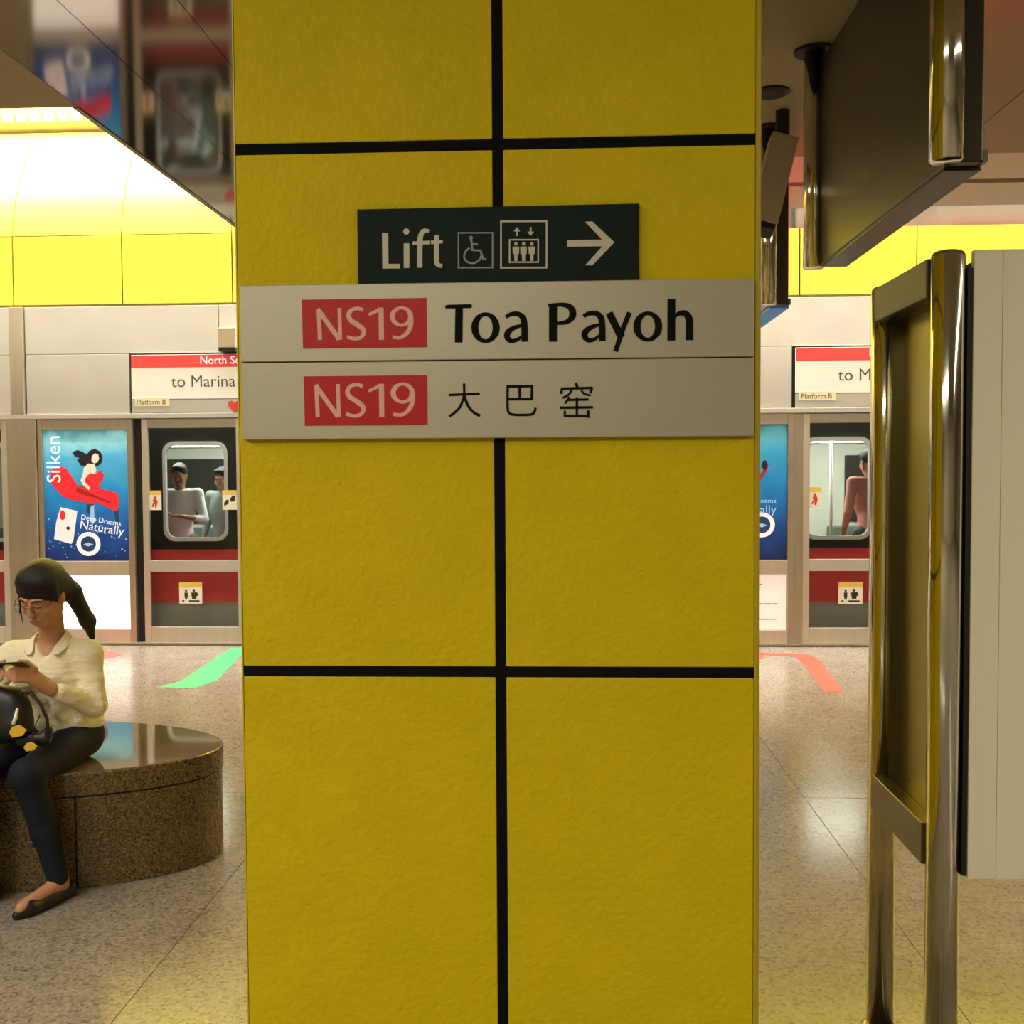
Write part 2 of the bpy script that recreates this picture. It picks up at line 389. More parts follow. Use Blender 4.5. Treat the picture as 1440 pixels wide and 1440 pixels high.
# ------------------------------------------------------------ setting: screen-door wall
Y = 9.70
wall = empty('wall_back', (0, Y, 0), kind='structure')
PER = 6.03; BASE = -3.915
box('header_beam', -9.5, 9.5, Y-.05, Y+.14, 2.095, 2.14, M['steel_pale'], wall, .004)
box('threshold_rail', -9.5, 9.5, Y-.06, Y+.14, 0, .022, M['steel_warm'], wall)
box('header_backing', -9.5, 9.5, Y+.05, Y+.12, 2.14, 3.13, M['black'], wall)
ndoor = [0]
def _dot(a, b, r, rz): return disc(a, b, r, rz, 10)
WARN = [_dot(.48, .62, .12, .085), [(.30, .52), (.62, .56), (.70, .40), (.58, .12), (.46, .12), (.48, .32), (.30, .14), (.22, .20), (.36, .38)]]
HANDS = [[(.12, .18), (.42, .30), (.46, .50), (.30, .52), (.12, .36)], [(.58, .40), (.86, .44), (.90, .70), (.70, .72), (.54, .56)]]
QUEUE = [_dot(.30, .60, .05, .06), [(.23, .52), (.37, .52), (.37, .34), (.34, .20), (.26, .20), (.23, .34)], _dot(.64, .62, .06, .07),
         [(.52, .52), (.78, .54), (.84, .38), (.76, .36), (.74, .22), (.56, .22), (.54, .36)], [(.42, .16), (.88, .16), (.88, .09), (.42, .09)], [(.12, .10), (.22, .10), (.22, .16), (.12, .16)]]
def sticker(x0, x1, z0, z1, y, parent, cells, head=True, ink='st_black'):
    s = box('sticker', x0, x1, y-.002, y, z0, z1, M['st_white'], parent)
    h = z1-z0; w = x1-x0
    if head: box('sticker_header', x0, x1, y-.003, y-.002, z1-h*.22, z1, M['st_yellow'], s)
    mb = MB()
    for pl in cells: mb.plate([[(x0+a*w, z0+b*h) for a, b in pl]], y-.003, y-.002)
    mb.build('pictogram', M[ink], s)
    return s
def leaf(x0, x1, stick=None, kick=True):
    ndoor[0] += 1
    d = empty('door_%d' % ndoor[0], (x0, Y, 0), kind='structure')
    sw = .058
    box('stile', x0, x0+sw, Y-.025, Y+.02, .02, 2.09, M['steel'], d, .004)
    box('stile', x1-sw, x1, Y-.025, Y+.02, .02, 2.09, M['steel'], d, .004)
    for z0, z1, m in ((2.005, 2.09, 'steel_warm'), (.678, .785, 'steel_pale'), (.02, .165, 'steel')):
        box('rail', x0+sw, x1-sw, Y-.025, Y+.02, z0, z1, M[m], d, .004)
    for z0, z1 in ((.785, 2.005), (.165, .678)):
        box('glass_pane', x0+sw, x1-sw, Y-.004, Y+.004, z0, z1, M['glass'], d)
    f = Y-.004
    if stick is not None:
        a = x0+stick
        sticker(a, a+.118, 1.25, 1.43, f, d, WARN, ink='st_red')
        sticker(x1-sw-.14, x1-sw-.005, 1.25, 1.43, f, d, HANDS)
        sticker(a+.27, a+.485, .38, .578, f, d, QUEUE)
    return d
def header_sign(x0, x1):
    s = empty('direction_sign', (x0, Y-.04, 2.14))
    box('sign_face', x0, x1, Y-.045, Y-.02, 2.27, 2.675, M['sign_white'], s, .003)
    box('red_stripe', x0+.002, x1-.002, Y-.047, Y-.045, 2.557, 2.672, M['stripe_red'], s)
    box('lower_plate', x0, x1, Y-.04, Y-.02, 2.145, 2.265, M['steel_pale'], s)
    text('line_lettering', 'North South Line', x0+.64, 2.585, .105, Y-.0475, M['white_print'], s, 'LEFT', xs=.95)
    text('destination_lettering', 'to Marina Bay', x0+.372, 2.378, .153, Y-.0455, M['ink_grey'], s, 'LEFT')
    p = box('platform_plate', x0-.0+.03, x0+.352, Y-.048, Y-.0445, 2.205, 2.285, M['cream'], s)
    text('platform_lettering', 'Platform B', x0+.045, 2.222, .064, Y-.0485, M['ink_grey'], p)
    return s
def ad_frame(b):
    """steel bay around one advert lightbox, left of the gap at b"""
    x0, x1 = b-.95, b-.05
    box('bay_stile', x0, x0+.045, Y-.03, Y+.05, .02, 2.095, M['steel_warm'], wall, .004)
    box('bay_stile', x1-.055, x1, Y-.03, Y+.05, .02, 2.095, M['steel_warm'], wall, .004)
    for z0, z1, m in ((1.995, 2.095, 'steel_warm'), (.648, .778, 'steel'), (.02, .144, 'steel')):
        box('bay_rail', x0+.045, x1-.055, Y-.03, Y+.05, z0, z1, M[m], wall, .004)
    box('bay_back', x0, x1, Y+.05, Y+.06, .02, 2.095, M['black'], wall)
signs = []
for k in (-1, 0, 1):
    b = BASE+PER*k
    # posts between bays
    box('mullion', b-1.235, b-.955, Y-.045, Y+.06, .02, 2.095, M['steel_warm'], wall, .006)
    box('mullion', b-1.185, b-1.055, Y-.05, Y+.05, 2.14, 3.125, M['steel_warm'], wall, .006)
    box('shadow_gap' if k < 1 else 'mullion', b-.05, b+.03, Y+.02 if k < 1 else Y-.02, Y+.05, .02, 2.095, M['black' if k < 1 else 'steel_warm'], wall)
    ad_frame(b)
    leaf(b+.03, b+.97, .052); leaf(b+.975, b+1.915, .052)
    box('mullion', b+1.92, b+2.10, Y-.045, Y+.06, .02, 2.095, M['steel_warm'], wall, .006)
    if b+4.8 < 9.4:
        leaf(b+2.105, b+2.99); leaf(b+2.995, b+3.88); leaf(b+3.885, b+4.79)
    else:
        leaf(b+2.105, b+2.99); leaf(b+2.995, b+3.88); leaf(b+3.885, b+4.79); 
    # header panels
    box('header_panel', b-1.045, b-.075, Y-.02, Y+.03, 2.145, 2.688, M['steel_pale'], wall, .003)
    box('header_panel', b+2.0, b+4.835, Y-.02, Y+.03, 2.145, 2.688, M['steel_pale'], wall, .003)
    box('header_panel', b-.07, b-.045, Y+.01, Y+.03, 2.145, 2.688, M['black'], wall)
    for xa, xb in ((b-1.05, b+.765), (b+.77, b+2.8), (b+2.805, b+4.835)):
        box('upper_panel', xa, xb, Y-.018, Y+.03, 2.692, 3.125, M['steel_pale'], wall, .003)
    signs.append(header_sign(b-.045, b+1.99))
tag(signs[0], 'white platform sign with red stripe at far left, beyond the frame edge', 'sign')
tag(signs[1], 'white platform sign with red stripe reading to Marina, left of the yellow pillar', 'sign')
tag(signs[2], 'white platform sign with red stripe, cut off after the word to, right of the pillar', 'sign')
# heart sticker
hp = [(16*math.sin(t)**3/34, (13*math.cos(t)-5*math.cos(2*t)-2*math.cos(3*t)-math.cos(4*t))/34) for t in [2*math.pi*i/28 for i in range(28)]]
tag(MB().plate([[(-3.0+x*.135, 2.20+z*.135) for x, z in hp]], Y-.056, Y-.051).build('heart_sticker', M['st_red']), 'red heart sticker on the lower edge of the to Marina sign', 'sticker')
# small device box on the header
sp = empty('wall_speaker', (-3.03, Y-.02, 2.70), label='small beige box fixed on the header above the to Marina sign', cat='speaker')
box('case', -3.115, -2.95, Y-.16, Y-.018, 2.72, 2.90, M['housing'], sp, .006)
box('underside', -3.11, -2.955, Y-.15, Y-.02, 2.69, 2.72, M['black'], sp)

# ------------------------------------------------------------ posters
BG = ramp_print('poster_sea', [(0, (.008, .02, .12)), (.25, (.015, .09, .36)), (.55, (.02, .26, .62)), (.8, (.10, .48, .78)), (.92, (.30, .70, .85)), (1, (.10, .38, .45))], .0, 1.215, .32)
BG2 = ramp_print('poster_sea_right', [(0, (.01, .015, .07)), (.25, (.012, .06, .26)), (.55, (.015, .20, .52)), (.8, (.05, .36, .62)), (.92, (.10, .42, .55)), (1, (.03, .20, .22))], .0, 1.215, .28)
def poster(b, art):
    x0, x1, z0, z1 = b-.905, b-.108, .779, 1.994
    p = empty('poster', (x0, Y+.02, z0))
    sh = MB().box(x0, x1, Y+.0, Y+.05, z0, z1).build('printed_sheet', BG if art == 1 else BG2, p)
    sx, sz = (x1-x0)/820., (z1-z0)/1310.
    def q(pts): return [(x0+(x-50)*sx, z1-(y-40)*sz) for x, y in pts]
    lay = [0]
    def shape(name, pts, m):
        lay[0] += 1
        return MB().plate([q(pts)] if not isinstance(pts[0][0], tuple) else [q(l) for l in pts], Y-.0008*lay[0], Y).build(name, M[m], p)
    def ell(cx, cy, rx, ry, n=28): return [(cx+rx*math.cos(2*math.pi*k/n), cy+ry*math.sin(2*math.pi*k/n)) for k in range(n)]
    ink = Y-.008
    if art == 1:
        shape('printed_legs', [(470, 760), (530, 770), (520, 850), (490, 900), (450, 850)], 'p_navy')
        shape('printed_legs', [(720, 820), (770, 830), (765, 1000), (735, 960)], 'p_navy')
        shape('printed_dress', [(110, 560), (120, 440), (200, 395), (270, 430), (330, 520), (375, 595), (440, 600), (455, 520), (500, 465), (545, 485), (600, 440), (635, 490), (615, 550), (580, 590), (600, 630), (680, 645), (760, 670), (775, 740), (760, 850), (700, 840), (620, 790), (560, 770), (490, 785), (420, 755), (330, 745), (230, 705), (170, 640)], 'p_red')
        shape('printed_dress_shade', [(370, 610), (440, 640), (560, 700), (700, 760), (690, 780), (560, 730), (440, 690), (350, 650)], 'p_dred')
        shape('printed_hair', [(330, 262), (380, 240), (430, 260), (470, 285), (500, 245), (550, 228), (600, 255), (625, 310), (610, 370), (570, 405), (545, 395), (500, 380), (460, 400), (410, 395), (375, 340), (400, 320), (350, 300)], 'p_hair')
        shape('printed_face', [(520, 300), (550, 272), (582, 285), (590, 330), (570, 365), (540, 375), (515, 350)], 'p_skin')
        shape('printed_arm', [(440, 420), (480, 375), (540, 380), (560, 440), (545, 480), (500, 470), (450, 520), (445, 555), (500, 620), (485, 640), (430, 590), (405, 545), (430, 480)], 'p_skin')
        shape('printed_spray', [(500, 800), (530, 790), (530, 960), (510, 990), (485, 940)], 'p_pale')
        shape('printed_label_box', [(205, 812), (365, 850), (320, 1150), (300, 1180), (135, 1130), (160, 960)], 'p_pink')
        shape('printed_flower', ell(222, 890, 28, 50, 14), 'p_red')
        shape('printed_dot', ell(275, 1020, 18, 18, 10), 'p_hair')
        shape('printed_ring', [ell(470, 1180, 115, 120), ell(470, 1180, 75, 78)], 'white_print')
        shape('printed_disc', ell(470, 1180, 74, 77), 'p_navy')
        shape('printed_ring_text', [(420, 1185), (470, 1165), (520, 1185), (470, 1205)], 'p_pale')
        rb = random.Random(3); mb = MB()
        for _ in range(60):
            bx_, by_ = rb.uniform(70, 850), rb.triangular(820, 1330, 1200); rr_ = rb.uniform(3, 9)
            mb.plate([q(ell(bx_, by_, rr_, rr_, 8))], Y-.0006, Y)
        mb.build('printed_bubbles', M['p_pale'], p)['kind'] = 'stuff'
        a, c = q([(385, 1000)])[0]; text('slogan', 'Naturally', a, c-.02, .113, ink-.006, M['white_print'], p, rot=-.17)
        a, c = q([(360, 915)])[0]; text('slogan', 'Deep Dreams', a+.04, c-.015, .068, ink-.006, M['white_print'], p, rot=-.17)
        a, c = q([(215, 560)])[0]; text('side_lettering', 'Silken', a, c-.01, .19, ink-.006, M['white_print'], p, rot=math.pi/2)
    else:
        shape('printed_arm', [(560, 640), (600, 560), (680, 430), (700, 420), (690, 480), (620, 590), (580, 660)], 'p_dred')
        shape('printed_hair', ell(665, 430, 26, 48, 14), 'p_hair')
        shape('printed_ring', [ell(640, 1010, 120, 122), ell(640, 1010, 80, 82)], 'white_print')
        shape('printed_disc', ell(640, 1010, 79, 81), 'p_navy')
        shape('printed_ring_text', [(590, 1015), (640, 995), (690, 1015), (640, 1035)], 'p_pale')
        a, c = q([(770, 800)])[0]; text('slogan', 'Deep Dreams', a, c, .068, ink-.006, M['p_pale'], p, 'RIGHT')
        a, c = q([(770, 880)])[0]; text('slogan', 'Naturally', a, c-.02, .113, ink-.006, M['p_pale'], p, 'RIGHT')
    return p
tag(poster(BASE, 1), 'blue backlit poster of a dark-haired woman in a flowing red dress underwater', 'poster')
tag(poster(BASE+PER, 2), 'blue backlit poster with a white ring, partly hidden by the pillar', 'poster')
tag(poster(BASE-PER, 2), 'blue backlit poster at far left outside the frame', 'poster')
def low_panel(b, lit):
    x0, x1 = b-.905, b-.108
    p = box('lit_panel' if lit else 'notice_panel', x0, x1, Y-.005, Y+.03, .146, .646, M['lightbox' if lit else 'white_panel'])
    if not lit:
        mb = MB()
        for zz, spans in ((.55, ((.22, .26),)), (.375, ((.08, .13), (.14, .20), (.21, .26))), (.235, ((.09, .15), (.16, .24)))):
            for a, b in spans: mb.box(x1-b, x1-a, Y-.0056, Y-.005, zz, zz+.011)
        mb.build('printed_line', mat('faint_print', (.42, .40, .36), .6), p)['kind'] = 'stuff'
    return p
tag(low_panel(BASE, True), 'glowing blank white panel under the red dress poster, behind the seated woman', 'panel')
tag(low_panel(BASE+PER, False), 'white notice panel with faint grey lines, right of the pillar', 'panel')

# ------------------------------------------------------------ floor markings
def floor_mark(name, polys, m, label):
    mb = MB()
    for pl in polys:
        n = len(pl); mb.add([(x, y, 0.0) for x, y in pl]+[(x, y, .002) for x, y in pl],
            [tuple(range(n)), tuple(range(n, 2*n))]+[(i, (i+1) % n, n+(i+1) % n, n+i) for i in range(n)])
    tag(mb.build(name, M[m]), label, 'floor marking')
floor_mark('floor_arrow', [[(-3.02, 9.50), (-2.86, 9.50), (-2.66, 8.0), (-2.74, 7.70), (-3.03, 7.74), (-2.93, 7.95)]], 'green_tape', 'green arrow tape on the floor in front of the left screen door')
floor_mark('floor_line', [[(1.2, 9.42), (2.09, 9.26), (2.13, 9.0), (2.0, 7.68), (1.855, 7.67), (1.96, 8.9), (1.96, 9.16), (1.2, 9.33)], [(1.45, 9.2), (1.72, 9.2), (1.66, 8.98)]], 'red_tape', 'red angled queue line on the floor right of the pillar')
floor_mark('floor_line', [[(-4.6, 9.3), (-4.2, 9.45), (-3.87, 9.12), (-4.0, 8.7), (-4.6, 8.75)]], 'red_tape', 'pink red floor mark beside the seated woman\'s arm')

# ------------------------------------------------------------ pillar
PX0, PX1, PY0, PY1 = -.632, .376, 2.05, 3.06
pil = empty('pillar', ((PX0+PX1)/2, (PY0+PY1)/2, 0), label='square yellow plastered pillar with black joints in the middle', cat='pillar')
box('core', PX0+.014, PX1-.014, PY0+.014, PY1-.014, 0, 3.148, M['joint'], pil)
CXP = -.1225; G = .0105
zrows = [0.0, .204, 1.209, 2.219, 3.147]
cols = [(PX0+.004, CXP-G), (CXP+G, PX1-.013)]
rows = []
for i in range(4):
    rows.append((zrows[i]+(G if i else 0), zrows[i+1]-(G if i < 3 else 0)))
for z0, z1 in rows:
    for x0, x1 in cols:
        box('plaster_panel', x0, x1, PY0, PY0+.016, z0, z1, M['yellow'], pil, .002)
        box('plaster_panel', x0, x1, PY1-.016, PY1, z0, z1, M['yellow'], pil, .002)
    for y0, y1 in ((PY0+.017, 2.545-G), (2.545+G, PY1-.017)):
        box('plaster_panel', PX0, PX0+.016, y0, y1, z0, z1, M['yellow'], pil, .002)
        box('plaster_panel', PX1-.016, PX1, y0, y1, z0, z1, M['yellow'], pil, .002)
for z in zrows[1:4]:
    for x0, x1 in cols: box('joint_strip', x0, x1, PY0+.0022, PY0+.016, z-G, z+G, M['joint'], pil)
box('joint_strip', CXP-G, CXP+G, PY0+.0022, PY0+.016, 0, 3.147, M['joint'], pil)
for x, sx in ((PX1-.0125, 1), (PX0+.0035, -1)):
    w = .0125 if sx > 0 else .0035
    pts = [(x, PY0), (x, PY0+.0165)] ; arc = [(x+sx*w*math.sin(a), PY0+w*(1-math.cos(a))) for a in [math.radians(t) for t in (0, 22, 45, 68, 90)]]
    pl = arc+[(x+sx*w, PY0+.0165), (x, PY0+.0165)]
    n = len(pl)
    MB().add([(a, b_, 0) for a, b_ in pl]+[(a, b_, 3.147) for a, b_ in pl], [tuple(range(n)), tuple(range(n, 2*n))]+[(i, (i+1) % n, n+(i+1) % n, n+i) for i in range(n)]).build('corner_trim', M['yellow_trim'], pil)

# ------------------------------------------------------------ signs on the pillar
def w_(px, py): return (AX_[0]*px+AX_[1]*py+AX_[2], AZ_[0]*px+AZ_[1]*py+AZ_[2])
AX_ = (0.00134978, -0.00000869, -1.06611333); AZ_ = (-0.00001723, -0.00133831, 2.49829632)
PXM = AX_[0]
SY = 2.032      # front of the name plates
class Ink:
    """strokes drawn in a measuring frame (origin ox,oy, scale k) taken over to the wall plane"""
    def __init__(s, ox, oy, k): s.o = (ox, oy, k); s.mb = MB(); s.n = 0; s.done = []
    def cut(s):
        """ends one glyph: the strokes since the last cut become a mesh of their own"""
        if s.mb.v: s.done.append(s.mb); s.mb = MB()
        return s
    def out(s, m, parent, name='letter'):
        s.cut()
        for g in s.done: g.build(name, m, parent)
    def P(s, x, y): return w_(s.o[0]+x/s.o[2], s.o[1]+y/s.o[2])
    def st(s, pts, w, smooth=True, y=SY):
        out = []
        for i, p in enumerate(pts):
            X, Z = s.P(p[0], p[1]); ww = p[2] if len(p) > 2 else w
            out.append((X, Z, ww/s.o[2]*PXM))
        s.n += 1
        s.mb.ribbon(out, y-.0010-.00002*s.n, y, smooth)
        return s
    def ring(s, cx, cy, rx, ry, ix, iy, y=SY):
        s.n += 1
        s.mb.plate([[s.P(*p) for p in disc(cx, cy, rx, ry, 36)], [s.P(*p) for p in disc(cx, cy, ix, iy, 36)]], y-.0010-.00002*s.n, y); return s
    def poly(s, pts, y=SY):
        s.n += 1
        s.mb.plate([[s.P(*p) for p in pts]], y-.0010-.00002*s.n, y); return s
    def frame(s, x0, y0, x1, y1, t, y=SY):
        s.n += 1
        s.mb.plate([[s.P(*p) for p in ((x0, y0), (x1, y0), (x1, y1), (x0, y1))], [s.P(*p) for p in ((x0+t, y0+t), (x1-t, y0+t), (x1-t, y1-t), (x0+t, y1-t))]], y-.001-.00002*s.n, y); return s
def letter_a(k, dx, dy=0):
    k.st([(383+dx, 172+dy, 20), (412+dx, 157+dy, 22), (448+dx, 156+dy, 26), (474+dx, 176+dy, 32), (482+dx, 215+dy, 34), (484+dx, 303+dy, 34)], 30)
    k.st([(478+dx, 214+dy, 16), (430+dx, 228+dy, 22), (396+dx, 252+dy, 32), (391+dx, 280+dy, 32), (412+dx, 300+dy, 24), (445+dx, 292+dy, 18), (476+dx, 268+dy, 14)], 26)
def ns19(k, dx=0, dy=0, sc=1.0):
    def T(pts): return [((x-515)*sc+515+dx, (y-275)*sc+275+dy)+tuple(r) for x, y, *r in pts]
    k.st(T([(186, 172), (194, 388)]), 29, False); k.st(T([(180, 170), (332, 385)]), 33, False); k.st(T([(333, 163), (338, 386)]), 27, False); k.cut()
    k.st(T([(502, 178, 25), (465, 166, 24), (420, 178, 28), (397, 212, 32), (415, 250, 34), (460, 280, 36), (500, 312, 34), (503, 345, 30), (478, 372, 26), (435, 378, 25), (386, 364, 25)]), 30); k.cut()
    k.st(T([(541, 210, 20), (580, 192, 22), (618, 172, 28)]), 26); k.st(T([(628, 160), (630, 386)]), 36, False); k.cut()
    def R(cx, cy): return ((cx-515)*sc+515+dx, (cy-275)*sc+275+dy)
    c = R(772, 222); k.ring(c[0], c[1], 82*sc, 72*sc, 47*sc, 50*sc)
    k.st(T([(838, 222, 32), (839, 270, 33), (824, 318, 32), (792, 355, 28), (755, 371, 25), (708, 366, 24)]), 30)
def name_sign(z_lo, z_hi, label):
    s = empty('station_sign', ((-.618+.359)/2, PY0-.009, z_lo)); tag(s, label, 'sign')
    box('plate', -.6185, .3585, SY, PY0-.0005, z_lo, z_hi, M['sign_grey'], s, .0015)
    return s
s1 = name_sign(1.8105, 1.9565, 'silver metal sign on the pillar reading NS19 Toa Payoh')
s2 = name_sign(1.6615, 1.8085, 'silver metal sign on the pillar reading NS19 in red box with Chinese characters')
for s, pr in ((s1, ((423.5, 421), (601, 418.5), (601.5, 488), (424.5, 490.5))), (s2, ((425.5, 530), (601.5, 527.5), (602, 598.5), (426.5, 600.5)))):
    MB().plate([[w_(*p) for p in pr]], SY-.0008, SY).build('code_block', M['sign_red'], s)
k = Ink(410, 400, 4.966); ns19(k); k.out(M['sign_pink'], s1)
k = Ink(410, 400, 4.966); ns19(k, -5, 541, 1.045); k.out(M['sign_pink'], s2)
k = Ink(610, 400, 3.7895)
k.st([(66, 122, 14), (75, 117, 20), (200, 114, 20), (208, 116, 16)], 20, False); k.st([(140, 108), (137, 308)], 41, False)
k.cut(); k.ring(281, 229, 76, 82, 38, 62); k.cut(); letter_a(k, 6); k.cut()
k.st([(640, 104), (640, 303)], 43, False); k.st([(614, 110, 14), (640, 108, 18), (690, 107, 22), (728, 118, 30), (745, 148, 38), (736, 180, 32), (705, 200, 22), (655, 206, 16)], 24); k.cut()
letter_a(k, 418, -4); k.cut()
k.st([(937, 150), (1003, 282)], 38, False); k.st([(1044, 148, 26), (1008, 240, 26), (972, 354, 26)], 26, False); k.cut()
k.ring(1141, 222, 76, 80, 38, 60); k.cut()
k.st([(1264, 76), (1265, 297)], 41, False); k.st([(1270, 182, 14), (1303, 154, 22), (1338, 154, 32), (1358, 188, 38), (1361, 294, 39)], 36)
k.out(M['sign_black'], s1)
k = Ink(610, 400, 3.7895); cw = 13
k.st([(84, 590), (250, 582)], cw, False); k.st([(166, 528), (165, 592), (146, 650), (118, 682), (86, 706)], cw); k.st([(165, 590), (186, 645), (214, 680), (252, 702)], 15); k.cut()
k.st([(399, 538), (399, 655), (408, 686), (440, 695), (500, 695), (532, 690), (545, 672), (548, 656)], cw); k.st([(394, 543), (534, 541)], cw, False)
k.st([(529, 540), (527, 614)], cw, False); k.st([(400, 612), (530, 610)], cw, False); k.st([(463, 543), (463, 611)], cw, False); k.cut()
k.st([(762, 522), (770, 546)], 15, False); k.st([(686, 554), (852, 549)], cw, False); k.st([(689, 553), (683, 582)], cw, False); k.st([(849, 549), (838, 577)], cw, False)
k.st([(740, 562), (724, 586), (692, 604)], 11); k.st([(790, 560), (806, 580), (840, 590)], 11)
k.st([(728, 598), (705, 634)], 11, False); k.st([(722, 614), (830, 611)], 12, False); k.st([(678, 656), (854, 653)], cw, False)
k.st([(768, 600), (768, 700)], cw, False); k.st([(704, 672), (704, 700)], 12, False); k.st([(700, 700), (834, 698)], 12, False); k.st([(829, 670), (829, 709)], 12, False)
k.out(M['sign_black'], s2, 'character')

ls = empty('lift_sign', (-.125, PY0-.006, 1.958), label='dark green lift direction sign with arrow above the station name', cat='sign')
LY = PY0-.010
MB().plate([[w_(502.3, 397.5), w_(899, 393.5), w_(898.5, 285.5), w_(501.5, 292)]], LY, PY0-.0005).build('plate', M['lift_green'], ls, .0015)
k = Ink(490, 275, 3.4286)
k.st([(177, 174), (178, 346)], 30, False, LY); k.st([(165, 335), (248, 334)], 22, False, LY); k.cut()
k.st([(281, 224), (281, 343)], 27, False, LY); k.poly(disc(280, 167, 15, 15, 14), LY); k.cut()
k.st([(390, 166, 18), (366, 164, 20), (350, 188, 25), (346, 240, 26), (345, 342, 26)], 24, True, LY); k.st([(310, 224), (392, 220)], 17, False, LY); k.cut()
k.st([(428, 184, 24), (427, 300, 25), (434, 328, 22), (455, 334, 18)], 24, True, LY); k.st([(400, 220), (457, 216)], 17, False, LY)
k.out(M['lift_ink'], ls)
k = Ink(490, 275, 3.4286)
k.poly([(1057, 211), (1225, 209), (1143, 123), (1178, 122), (1284, 222), (1178, 333), (1145, 331), (1227, 241), (1057, 243)], LY)
k.mb.build('arrow', M['lift_ink'], ls)
k = Ink(490, 275, 3.4286)
k.frame(530, 171, 702, 346, 7, LY); k.poly(disc(595, 198, 9, 9, 12), LY)
k.st([(595, 206), (601, 258), (640, 260), (654, 303), (668, 298)], 11, False, LY)
k.st([(588, 246), (566, 268), (562, 296), (580, 316), (610, 320), (636, 304), (644, 284)], 9, True, LY); k.st([(600, 228), (628, 230)], 8, False, LY)
k.mb.build('wheelchair_pictogram', M['lift_ink2'], ls)
k = Ink(490, 275, 3.4286)
k.frame(735, 116, 963, 347, 8, LY); k.frame(777, 205, 922, 320, 7, LY)
for cx in (811, 848, 888):
    k.poly(disc(cx, 228, 8, 9, 12), LY)
    k.poly([(cx-16, 242), (cx+16, 242), (cx+15, 276), (cx+8, 278), (cx+7, 311), (cx-7, 311), (cx-8, 278), (cx-15, 276)], LY)
k.poly([(816, 148), (832, 168), (820, 168), (820, 190), (812, 190), (812, 168), (800, 168)], LY)
k.poly([(882, 190), (898, 170), (886, 170), (886, 148), (878, 148), (878, 170), (866, 170)], LY)
k.mb.build('lift_pictogram', M['lift_ink'], ls)

# ------------------------------------------------------------ information stand on the right
st = empty('information_stand', (1.35, 2.78, 0), label='steel information stand with round posts and white board, at right', cat='stand')
for x, y in ((.895, 2.545), (.895, 3.03), (1.80, 2.545), (1.80, 3.03)):
    MB().lathe([(.038, 0), (.038, 2.09), (.034, 2.098), (.026, 2.102)], (x, y, 0), 40).build('post', M['chrome'], st, smooth=True)
    MB().lathe([(.052, 0), (.052, .01), (.044, .014)], (x, y, 0), 32).build('base_flange', M['steel_dark'], st)
ST = M['steel_dark']
for x0, x1 in ((.857, .900), (1.795, 1.838)):
    box('top_rail', x0, x1, 2.58, 2.998, 2.0, 2.092, M['rail_dark'], st, .003)
    box('bottom_rail', x0, x1, 2.58, 2.998, .645, .745, ST, st, .003)
box('side_panel', .935, .945, 2.57, 3.0, .70, 2.04, M['sidepanel'], st)
box('inner_reveal', .900, .936, 2.985, 2.997, .745, 2.0, M['steel_dark'], st)
box('inner_sill', .900, .938, 2.58, 2.997, .70, .745, M['steel_dark'], st)
box('inner_head', .900, .938, 2.58, 2.997, 2.0, 2.04, M['rail_dark'], st)
box('side_panel', 1.75, 1.76, 2.57, 3.0, .70, 2.04, M['sidepanel'], st)
box('back_panel', .935, 1.76, 3.0, 3.02, .66, 2.08, M['sidepanel'], st)
box('carcass', .946, 1.75, 2.545, 2.995, .655, 2.075, M['black'], st)
box('edge_strip', .934, .9455, 2.528, 2.56, .638, 2.06, M['black'], st)
x = .947
while x < 1.74:
    box('board_plank', x, min(x+.0645, 1.748), 2.525, 2.545, .632, 2.101, M['board'], st, .0012); x += .0655
# ------------------------------------------------------------ hanging signs
def hanging(y0, y1, under, label):
    t = empty('hanging_sign', (1.0, (y0+y1)/2, 2.35)); tag(t, label, 'sign')
    box('sign_box', .952, 1.035, y0+.02, y1-.0, 2.352, 3.10, M['box_dark'], t, .004)
    box('added_glow_face', 1.035, 1.044, y0+.06, y1-.05, 2.40, 3.05, M['red_glow'], t)  # unseen glowing face, added to throw red on the ceiling
    box('side_trim', 1.035, 1.046, y0+.02, y1, 2.352, 2.38, M['steel_dark'], t)
    box('underside_strip', .958, 1.048, y0+.07, y1-.04, 2.344, 2.352, M[under], t)
    for y in (y0, y1):
        MB().lathe([(.034, 2.346), (.040, 2.350), (.040, 3.15)], (.938, y, 0), 36).build('support_tube', M['chrome'], t, smooth=True)
        MB().lathe([(.075, 3.138), (.075, 3.15)], (.938, y, 0), 32).build('ceiling_flange', M['black'], t)
    return t
hanging(2.69, 4.07, 'box_dark', 'large dark hanging sign box with steel end tubes, above the information stand')
hanging(4.97, 6.35, 'blue', 'second dark hanging sign with blue underside, farther off beside the pillar')
h = empty('camera_housing', (.95, 4.72, 3.15), label='pale grey tilted housing hung from the ceiling just right of the pillar', cat='camera')
def obox(mb, p0, p1, w, d):
    p0, p1 = Vector(p0), Vector(p1); t = (p1-p0).normalized(); s_ = t.cross(Vector((0, 1, 0))).normalized(); n_ = s_.cross(t)
    vs = [p+s_*a*w/2+n_*b_*d/2 for p in (p0, p1) for a, b_ in ((-1, -1), (1, -1), (1, 1), (-1, 1))]
    return mb.add(vs, [(0, 1, 2, 3), (7, 6, 5, 4)]+[(i, (i+1) % 4, 4+(i+1) % 4, 4+i) for i in range(4)])
obox(MB(), (.955, 4.72, 3.02), (.845, 4.62, 2.63), .115, .10).build('case', M['housing'], h, .006)
MB().cyl((.955, 4.74, 3.01), (.955, 4.74, 3.15), .03, n=20).build('bracket', M['black'], h)
obox(MB(), (.845, 4.62, 2.63), (.838, 4.613, 2.605), .10, .085).build('lens_window', M['black'], h)
